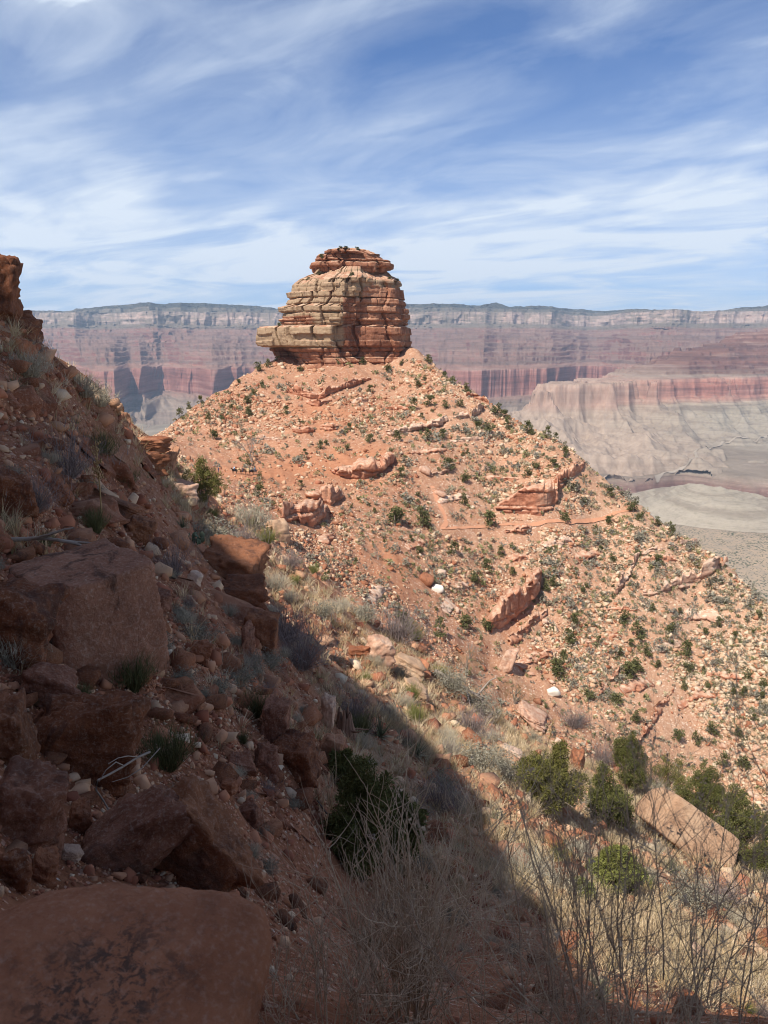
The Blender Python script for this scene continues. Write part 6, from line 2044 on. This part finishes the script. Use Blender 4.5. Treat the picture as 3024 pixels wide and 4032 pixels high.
# ------------------------------------------------------------------ yuccas, stalks, cactus, dead wood
def yucca(u, v, hpx, label, seed, rmin=1.5, mat=None):
    rs = np.random.RandomState(seed)
    q = hit(u, v, rmin=rmin); L = hpx / 768 * q[1]
    t = empty('yucca', q); tag(t, label, 'yucca')
    n = 70
    V, F, _ = blades(rs, n, 0.04 * L, (0.75 * L, 1.05 * L), (0.035 * L, 0.06 * L), (0.05, 1.45), 2, 0.12, z0=0.03 * L, tipw=0.05)
    mb = MB(); mb.add(V, F); link('blades', mb.mesh('blades', [mat or M_YUC]), None, t)
    V, F, _ = blades(rs, 30, 0.04 * L, (0.5 * L, 0.8 * L), (0.03 * L, 0.05 * L), (1.35, 1.75), 2, 0.3, z0=0.03 * L, tipw=0.1)
    mb = MB(); mb.add(V, F); link('dead_blades', mb.mesh('dead_blades', [M_STRAW]), None, t)
    return t


for k, (u, v, hp, lab) in enumerate([(417, 756, 24, 'pale spiky yucca at the shade edge beside the dark juniper'), (380, 738, 28, 'blue green yucca in the shade above the dark juniper'), (496, 824, 20, 'dark yucca at the lower shade edge'),
                                     (670, 872, 20, 'green yucca below the tan boulder'), (646, 886, 22, 'green yucca left of the one below the tan boulder'), (216, 938, 46, 'dark spiky yucca right behind the lichen boulder'),
                                     (497, 714, 12, 'pale yucca on the sunlit crest'), (14, 392, 22, 'shaggy yucca under the cliff blocks at the left border'), (182, 528, 14, 'small dark yucca on the upper shaded slope'), (600, 1000, 34, 'green yucca at the bottom among the tall twigs')]):
    yucca(u, v, hp, lab, 1000 + k)


def stalk(u, v, hpx, lean, label, seed, rmin, y=None):
    rs = np.random.RandomState(seed)
    q = hit(u, v, rmin=rmin); H = hpx / 768 * q[1]
    t = empty('agave_stalk', q, (0, lean, 0)); tag(t, label, 'flower stalk')
    z = np.linspace(-0.1, 1, 9)[:, None] * H
    P_ = np.concatenate([0.012 * H * np.sin(z * 3 / H), 0 * z, z], 1)
    V, F = tube(P_, np.linspace(0.010 * H, 0.005 * H, 9), 6); mb = MB(); mb.add(V, F); link('pole', mb.mesh('pole', [M_STALK], True), None, t)
    mb = MB()
    for k in range(46):
        zz = H * rs.uniform(0.48, 0.99); a = rs.rand() * 6.28; ln = H * rs.uniform(0.02, 0.055)
        p0 = np.array([0, 0, zz]); p1 = p0 + np.array([math.cos(a) * ln, math.sin(a) * ln, ln * 0.5])
        V, F = tube([p0, (p0 + p1) / 2, p1], [0.004 * H, 0.004 * H, 0.004 * H], 4); mb.add(V, F)
        D, F2 = ico(1); mb.add(D * 0.013 * H * np.array([0.8, 0.8, 1.4]) + p1, F2)
    link('seed_pods', mb.mesh('seed_pods', [M_STALK]), None, t)


stalk(545, 756, 44, R(9), 'tall dry flower stalk rising behind the pointed juniper', 1101, 20)
stalk(102, 528, 90, R(0), 'thin dry flower stalk on the upper shaded slope', 1102, 8)


def prickly_pear(u, v, label, seed):
    rs = np.random.RandomState(seed)
    q = hit(u, v, rmin=4); t = empty('prickly_pear', q); tag(t, label, 'cactus')
    D, F = ico(2)
    s = 0.0135 * q[1] * 0.36
    for k in range(16):
        a = rs.rand() * 6.28; rr_ = s * rs.uniform(0.2, 2.6)
        p = np.array([math.cos(a) * rr_, math.sin(a) * rr_, s * (0.7 + (1.3 if k % 3 == 0 else 0))])
        M = np.array(Euler((rs.normal(0, .35), rs.normal(0, .35), rs.rand() * 6.28)).to_matrix())
        V = (D * np.array([0.75, 0.16, 1.0]) * s) @ M.T + p
        link('pad', mesh_np('pad', V, F, True), M_PEAR, t)


prickly_pear(194, 543, 'prickly pear cactus on the shaded slope above the overhanging block', 1111)


def branchy(rs, start, d, length, rad, depth, mb, bend=0.25, kids=(2, 4), sides=5, segs=7, up=0.1):
    q = [np.asarray(start, float)]; d = np.asarray(d, float) / np.linalg.norm(d); pts = [q[0]]; ds = [d]
    for k in range(segs):
        d = d + rs.normal(0, bend / segs ** 0.5, 3) + np.array([0, 0, up / segs]); d /= np.linalg.norm(d)
        pts.append(pts[-1] + d * length / segs); ds.append(d)
    V, F = tube(pts, np.linspace(rad, rad * 0.45, segs + 1), sides); mb.add(V, F)
    if depth > 0:
        for _ in range(rs.randint(*kids)):
            k = rs.randint(2, segs + 1)
            nd = ds[k] + rs.normal(0, 0.45, 3)
            branchy(rs, pts[k], nd, length * rs.uniform(0.4, 0.7), rad * 0.6, depth - 1, mb, bend, kids, max(3, sides - 1), segs, up)


def dead_wood():
    rs = np.random.RandomState(1201)
    mb = MB()
    def path(pp, rad):
        P_ = np.array([at_y(u, v, y) for u, v, y in pp]); V, F = tube(P_, np.linspace(rad * 0.6, rad * 0.3, len(P_)), 6); mb.add(V, F)
    y0 = hit(118, 800)[1] - 0.45
    path([(150, 752, y0 + .5), (138, 757, y0 + .4), (124, 766, y0 + .25), (110, 774, y0 + .1), (98, 780, y0), (96, 790, y0), (103, 800, y0), (110, 812, y0), (110, 830, y0 + .05), (105, 848, y0 + .1), (104, 872, y0 + .1)], 0.016)
    path([(124, 766, y0 + .25), (116, 762, y0 + .1), (106, 770, y0), (99, 782, y0)], 0.009)
    path([(138, 757, y0 + .4), (128, 756, y0 + .2), (118, 758, y0 + .1), (108, 764, y0)], 0.008)
    path([(160, 748, y0 + .6), (142, 768, y0 + .4), (128, 777, y0 + .3), (112, 782, y0 + .2)], 0.008)
    path([(110, 830, y0), (118, 842, y0), (126, 850, y0)], 0.005)
    path([(105, 848, y0), (97, 856, y0), (92, 864, y0)], 0.005)
    path([(103, 800, y0), (97, 812, y0), (94, 822, y0)], 0.005)
    o = link('dead_branch', mb.mesh('dead_branch', [M_DEAD], True), None)
    tag(o, 'bleached forked dead branch hanging over the slanting slabs', 'dead branch')
    for u, v, L, yaw, tilt, lab, rm in ((452, 688, 2.6, 0.5, 0.55, 'fallen grey log on the sunlit crest behind the tan slabs', 20), (636, 846, 1.6, 0.9, 0.5, 'twisted grey driftwood log beside the sunlit junipers', 20), (20, 555, 0.9, 0.1, 0.1, 'short grey log lying on the square ledge block', 7)):
        q = hit(u, v, rmin=rm); mb = MB()
        branchy(rs, (-L / 2, 0, 0.12), (1, 0.1, 0.0), L, L * 0.045, 1, mb, 0.25, (3, 6), 7, 8, 0.0)
        o = link('fallen_log', mb.mesh('fallen_log', [M_DEAD], True), None, loc=q, rot=(0, tilt, -yaw))
        tag(o, lab, 'log')
    # weathered stump
    q = hit(345, 732, rmin=8); s = 30 / 768 * q[1]; mb = MB()
    for k in range(14):
        a = k / 14 * 6.28; hh = s * rs.uniform(0.5, 1.0)
        p0 = np.array([math.cos(a) * s * 0.26, math.sin(a) * s * 0.26, -0.1]); p1 = np.array([math.cos(a + 0.2) * s * 0.20, math.sin(a + 0.2) * s * 0.2, hh])
        V, F = tube([p0 * 1.35, p0 * 0.4 + p1 * 0.6, p1], [s * 0.10, s * 0.085, s * 0.03], 5); mb.add(V, F)
    for k in range(5):
        branchy(rs, (0.1 * s, 0, 0.1 * s), (math.cos(k * 1.3), math.sin(k * 1.3), 0.25), s * 0.8, s * 0.05, 0, mb, 0.3)
    o = link('tree_stump', mb.mesh('tree_stump', [plain('weathered stump wood', (0.19, 0.11, 0.075), 0.95, 0.4, 14.0)]), None, loc=q)
    tag(o, 'splintered brown stump in the shade above the dark juniper', 'stump')
    # bare snags on the saddle and flank
    for u, v, hp, lab in ((252, 462, 22, 'bare grey tree standing behind the mule train'), (378, 560, 12, 'small dead tree on the rubble near the middle of the flank'), (470, 660, 18, 'grey leafless tree at the crest beside the sprawling juniper'), (402, 622, 14, 'leafless grey tree at the foot of the rubble slope')):
        q = hit(u, v, rmin=20); H = hp / 768 * q[1]; mb = MB()
        for k in range(4):
            branchy(rs, (rs.normal(0, .03) * H, 0, -0.1), (rs.normal(0, .35), rs.normal(0, .35), 1), H * 0.75, H * 0.022, 3, mb, 0.35, (3, 5), 4, 5)
        o = link('dead_tree', mb.mesh('dead_tree', [M_DEAD], True), None, loc=q); tag(o, lab, 'dead tree')


dead_wood()


# ------------------------------------------------------------------ tall bare bushes by the trail
M_TWIGM = plain('brown grey twig', (0.34, 0.25, 0.175), 0.85, 0.35, 30.0)


def bare_bush(u, v, label, seed, n, height, lean, mat, rad=0.0035, spread=0.12, kids=(3, 6), depth=2, rmin=1.5, heads=0, dirx=0.0):
    rs = np.random.RandomState(seed)
    q = hit(u, v, rmin=rmin); mb = MB()
    tips = []
    for k in range(n):
        a = rs.rand() * 6.28; ln = abs(rs.normal(0, lean)); b = spread * math.sqrt(rs.rand())
        st_ = np.array([math.cos(a) * b, math.sin(a) * b, -0.04])
        d = np.array([math.sin(ln) * math.cos(a) + dirx, math.sin(ln) * math.sin(a), math.cos(ln)])
        L = height * rs.uniform(0.5, 1.05) * rs.uniform(0.75, 1.0)
        branchy(rs, st_, d, L * 0.75, rad * rs.uniform(0.7, 1.2), depth, mb, 0.22, kids, 4, 7, 0.35)
    if heads:
        V = np.vstack(mb.V); z = V[:, 2]; top = np.where(z > np.quantile(z, 0.80))[0]
        c = V[top[rs.randint(len(top), size=heads)]]
        Vv, Ff = leaves(rs, c, 7, 0.012, (0.006, 0.014), 0.7)
        mb.add(Vv, Ff)
    o = link('bare_bush', mb.mesh('bare_bush', [mat], True), None, loc=q)
    return tag(o, label, 'bush')


bare_bush(412, 1022, 'tall tan bare bush at the bottom centre, thickest stems', 1301, 44, 1.12, 0.30, M_TWIG, 0.0056, 0.10, (3, 6), 2, dirx=0.02)
bare_bush(330, 1030, 'low tan bare bush between the lichen boulder and the tall tan bush', 1302, 44, 0.60, 0.42, M_TWIG, 0.0026, 0.2, (3, 5), 2)
bare_bush(500, 1040, 'dense grey brown bare bush right of the tall tan bush', 1303, 26, 0.70, 0.38, M_TWIG, 0.0024, 0.25, (3, 5), 3)
bare_bush(590, 1050, 'dark bare bush with seed heads at the bottom right of centre', 1304, 26, 0.74, 0.32, M_TWIGM, 0.0024, 0.3, (3, 5), 3, heads=40)
bare_bush(668, 1060, 'tallest dark bare bush with upright stems and seed heads', 1305, 26, 1.0, 0.24, M_TWIGM, 0.0027, 0.4, (3, 5), 3, heads=40)
bare_bush(748, 1060, 'dark bare bush at the bottom right corner', 1306, 24, 0.95, 0.28, M_TWIGM, 0.0027, 0.45, (3, 5), 3, heads=40)
bare_bush(262, 1000, 'small dry bush in front of the dark spiky yucca', 1307, 24, 0.45, 0.5, M_TWIG, 0.0026, 0.15, (2, 4), 2)
bare_bush(455, 950, 'thin pale bare bush uphill of the tall tan bush', 1308, 26, 0.9, 0.35, M_TWIG, 0.0048, 0.3, (3, 5), 2)
bare_bush(545, 985, 'brownish bare bush between the dense one and the seed head bush', 1309, 26, 0.80, 0.32, M_TWIG, 0.0026, 0.3, (3, 5), 3)
bare_bush(385, 985, 'wispy reddish bare bush behind the tall tan bush', 1310, 30, 0.7, 0.4, M_TWIG, 0.0030, 0.25, (3, 5), 2)


# ------------------------------------------------------------------ riders and mules on the saddle, hikers
def skin(name, verts, edges, radii, root=0, sub=1):
    bm = bmesh.new(); sl = bm.verts.layers.skin.verify()
    vs = [bm.verts.new(v) for v in verts]
    for k, v in enumerate(vs):
        r = radii[k]; v[sl].radius = (r, r) if isinstance(r, (int, float)) else r
        v[sl].use_root = k == root
    for a, b in edges: bm.edges.new((vs[a], vs[b]))
    me = bpy.data.meshes.new(name); bm.to_mesh(me); bm.free()
    o = bpy.data.objects.new(name, me); C.objects.link(o)
    o.modifiers.new('skin', 'SKIN'); m = o.modifiers.new('sub', 'SUBSURF'); m.levels = sub; m.render_levels = sub
    bpy.context.view_layer.update()
    out = bpy.data.meshes.new_from_object(o.evaluated_get(bpy.context.evaluated_depsgraph_get()))
    bpy.data.objects.remove(o); bpy.data.meshes.remove(me)
    out.name = name
    out.polygons.foreach_set('use_smooth', np.ones(len(out.polygons), bool))
    return out


def mule_mesh():
    v = [(-.62, 0, 1.18), (0, 0, 1.12), (.5, 0, 1.18), (.82, 0, 1.48), (1.0, 0, 1.74), (1.3, 0, 1.55), (1.38, 0, 1.48)]
    r = [.27, .31, .27, .15, .12, .085, .06]; e = [(0, 1), (1, 2), (2, 3), (3, 4), (4, 5), (5, 6)]
    def add(p, rad, frm):
        v.append(p); r.append(rad * 0.6); e.append((frm, len(v) - 1)); return len(v) - 1
    for s in (-1, 1):
        k = add((.52, .16 * s, .85), .11, 2); k = add((.54, .16 * s, .5), .065, k); k = add((.5, .16 * s, .22), .045, k); add((.53, .16 * s, .03), .055, k)
        k = add((-.62, .17 * s, .86), .15, 0); k = add((-.5, .17 * s, .70), .11, k); k = add((-.70, .17 * s, .48), .06, k); k = add((-.66, .17 * s, .2), .045, k); add((-.62, .17 * s, .03), .055, k)
        k = add((.98, .07 * s, 1.86), .04, 4); add((.94, .10 * s, 2.06), .025, k)
    k = add((-.9, 0, 1.1), .05, 0); add((-.98, 0, .62), .035, k)
    return skin('mule', v, e, r, 0, 1)


def person_mesh(seated):
    if seated:
        v = [(0, 0, 0.10), (0, 0, .38), (0, 0, .58), (.01, 0, .70), (.02, 0, .80), (.03, 0, .92)]
        legs = [[(.22, .24, .02), (.30, .33, -.22), (.14, .36, -.62), (.30, .38, -.66)]]
        arms = [[(.02, .20, .56), (.06, .27, .30), (.30, .16, .24), (.38, .12, .25)]]
    else:
        v = [(0, 0, .95), (0, 0, 1.18), (0, 0, 1.40), (.01, 0, 1.52), (.02, 0, 1.60), (.03, 0, 1.72)]
        legs = [[(0.02, .10, .88), (.06, .11, .48), (-.02, .11, .06), (.14, .12, .03)]]
        arms = [[(.0, .20, 1.40), (-.02, .26, 1.12), (.12, .24, .92), (.17, .22, .86)]]
    r = [.15, .14, .15, .06, .085, .08]; e = [(0, 1), (1, 2), (2, 3), (3, 4), (4, 5)]
    for s in (-1, 1):
        for fr, ch, rr_ in ((0, legs[0], (.11, .075, .05, .05)), (2, arms[0], (.07, .05, .04, .035))):
            prev = fr
            for p, q in zip(ch, rr_):
                v.append((p[0] + (0.06 * s if not seated and fr == 0 else 0), p[1] * s, p[2])); r.append(q); e.append((prev, len(v) - 1)); prev = len(v) - 1
    return skin('person', v, e, r, 0, 1)


def paint(me, mats, rule):
    for m in mats: me.materials.append(m)
    for p in me.polygons: p.material_index = rule(p.center)


def hat_mesh():
    mb = MB()
    D, F = ico(2)
    V = D * np.array([.10, .10, .09]); mb.add(V, F)
    th = np.linspace(0, 2 * np.pi, 17)[:-1]
    V = np.array([(0.09 * math.cos(a), 0.09 * math.sin(a), 0.0) for a in th] + [(0.19 * math.cos(a), 0.19 * math.sin(a), -0.01) for a in th] + [(0.19 * math.cos(a), 0.19 * math.sin(a), -0.025) for a in th])
    mb.add(V, grid_faces(3, 16, True))
    return mb


def mule_train():
    S = {n: plain(n, c, 0.9, 0.2, 6) for n, c in (('dark mule hide', (0.035, 0.024, 0.02)), ('brown mule hide', (0.11, 0.055, 0.03)), ('grey mule hide', (0.16, 0.14, 0.125)), ('light blue shirt', (0.42, 0.56, 0.72)), ('maroon jacket', (0.13, 0.03, 0.035)),
         ('grey blue jacket', (0.16, 0.21, 0.28)), ('navy clothes', (0.02, 0.035, 0.10)), ('denim', (0.06, 0.08, 0.13)), ('skin', (0.42, 0.25, 0.17)), ('white hat', (0.78, 0.76, 0.7)), ('tan pack canvas', (0.62, 0.43, 0.24)), ('dark hat', (0.04, 0.025, 0.025)), ('black saddle', (0.03, 0.02, 0.018)), ('tan coat', (0.5, 0.36, 0.2)))}
    mm = mule_mesh()
    def mule(u, v, hide, label, yaw, s=1.0):
        q = hit(u, v, rmin=120)
        q[2] = height(q[0], q[1])
        t = empty('mule', q, (0, 0, yaw)); t.scale = (1.12, 1.12, 1.12)
        me = mm.copy(); me.materials.append(S[hide])
        link('body', me, None, t)
        D, F = ico(2)
        link('saddle', mesh_np('saddle', D * np.array([.34, .31, .10]) + np.array([0.0, 0, 1.42]), F, True), S['black saddle'], t)
        return tag(t, label, 'mule'), q
    def rider(t, q, yaw, shirt, hat, label):
        me = person_mesh(True)
        paint(me, [S[shirt], S['denim'], S['skin']], lambda c: 2 if c.z > .70 else (0 if c.z > .16 else 1))
        p = empty('person', (q[0], q[1], q[2] + 1.60), (0, 0, yaw)); tag(p, label, 'person')
        link('body', me, None, p)
        hm = hat_mesh(); h_ = link('hat', hm.mesh('hat', [S[hat]], True), None, p, loc=(.03, 0, .96))
    def pack(t, s=1.0):
        for sd in (-1, 1):
            V, F = facet_rock(1400 + sd, (.75, .34, .55), 3, 8, 3, 0.01, 0.05)
            link('pannier', mesh_np('pannier', V + np.array([-.05, .42 * sd, 1.22]), F, True), S['tan pack canvas'], t)
        V, F = facet_rock(1403, (.8, .6, .36), 3, 7, 3, 0.01, 0.05)
        link('top_pack', mesh_np('top_pack', V + np.array([-.05, 0, 1.62]), F, True), S['tan pack canvas'], t)
    Y = math.pi
    m, q = mule(234.6, 474.2, 'dark mule hide', 'leading dark mule at the left end of the mule train', Y + 0.9); rider(m, q, Y + 0.9, 'light blue shirt', 'white hat', 'rider in light blue shirt on the leading dark mule')
    m, q = mule(238.6, 474.4, 'dark mule hide', 'second dark mule in the train, carrying tan packs', Y + 0.4); pack(m)
    m, q = mule(243.2, 474.8, 'brown mule hide', 'brown mule in the middle of the train under the maroon rider', Y + 0.3); rider(m, q, Y + 0.3, 'maroon jacket', 'dark hat', 'rider in maroon jacket and dark hat on the middle mule')
    m, q = mule(247.8, 474.8, 'brown mule hide', 'brown pack mule loaded with tan panniers behind the maroon rider', Y + 0.2); pack(m)
    m, q = mule(251.3, 475.0, 'dark mule hide', 'dark mule with a rider in tan near the end of the train', Y + 0.8); rider(m, q, Y + 0.8, 'tan coat', 'white hat', 'rider in tan coat near the end of the mule train')
    m, q = mule(255.0, 474.6, 'grey mule hide', 'grey mule closing the train on the right', Y + 1.1); rider(m, q, Y + 1.1, 'grey blue jacket', 'dark hat', 'rider in grey blue jacket on the last mule')
    for u, v, top, hat, lab in ((218.8, 472.4, 'navy clothes', 'white hat', 'hiker in navy clothes and white hat walking left of the mule train'), (214.2, 470.6, 'maroon jacket', 'white hat', 'second hiker in dark jacket farther left, behind the juniper')):
        q = hit(u, v, rmin=120); me = person_mesh(False)
        paint(me, [S[top], S['denim'] if top != 'navy clothes' else S[top], S['skin']], lambda c: 2 if c.z > 1.5 else (0 if c.z > .95 else 1))
        p = empty('person', q, (0, 0, Y + 0.6)); tag(p, lab, 'person'); link('body', me, None, p)
        link('hat', hat_mesh().mesh('hat', [S[hat]], True), None, p, loc=(.03, 0, 1.76))


mule_train()


# ------------------------------------------------------------------ the blue air of the canyon
def haze():
    bm = bmesh.new()
    bmesh.ops.create_cube(bm, size=1.0)
    me = bpy.data.meshes.new('haze'); bm.to_mesh(me); bm.free()
    m = bpy.data.materials.new('haze'); m.use_nodes = True
    nt = m.node_tree; nt.nodes.clear(); h = node_tree(nt)
    out = h('ShaderNodeOutputMaterial')
    vol = h('ShaderNodeVolumePrincipled', i={'Color': (0.62, 0.79, 1.0, 1), 'Density': HAZE_DENSITY, 'Anisotropy': 0.1})
    h.link(vol.outputs[0], out.inputs['Volume'])
    o = link('haze', me, m)
    o.scale = (34000, 22200, 2020); o.location = (0, 9000, -20)
    tag(o, kind='stuff')


HAZE_DENSITY = 3.8e-5
haze()
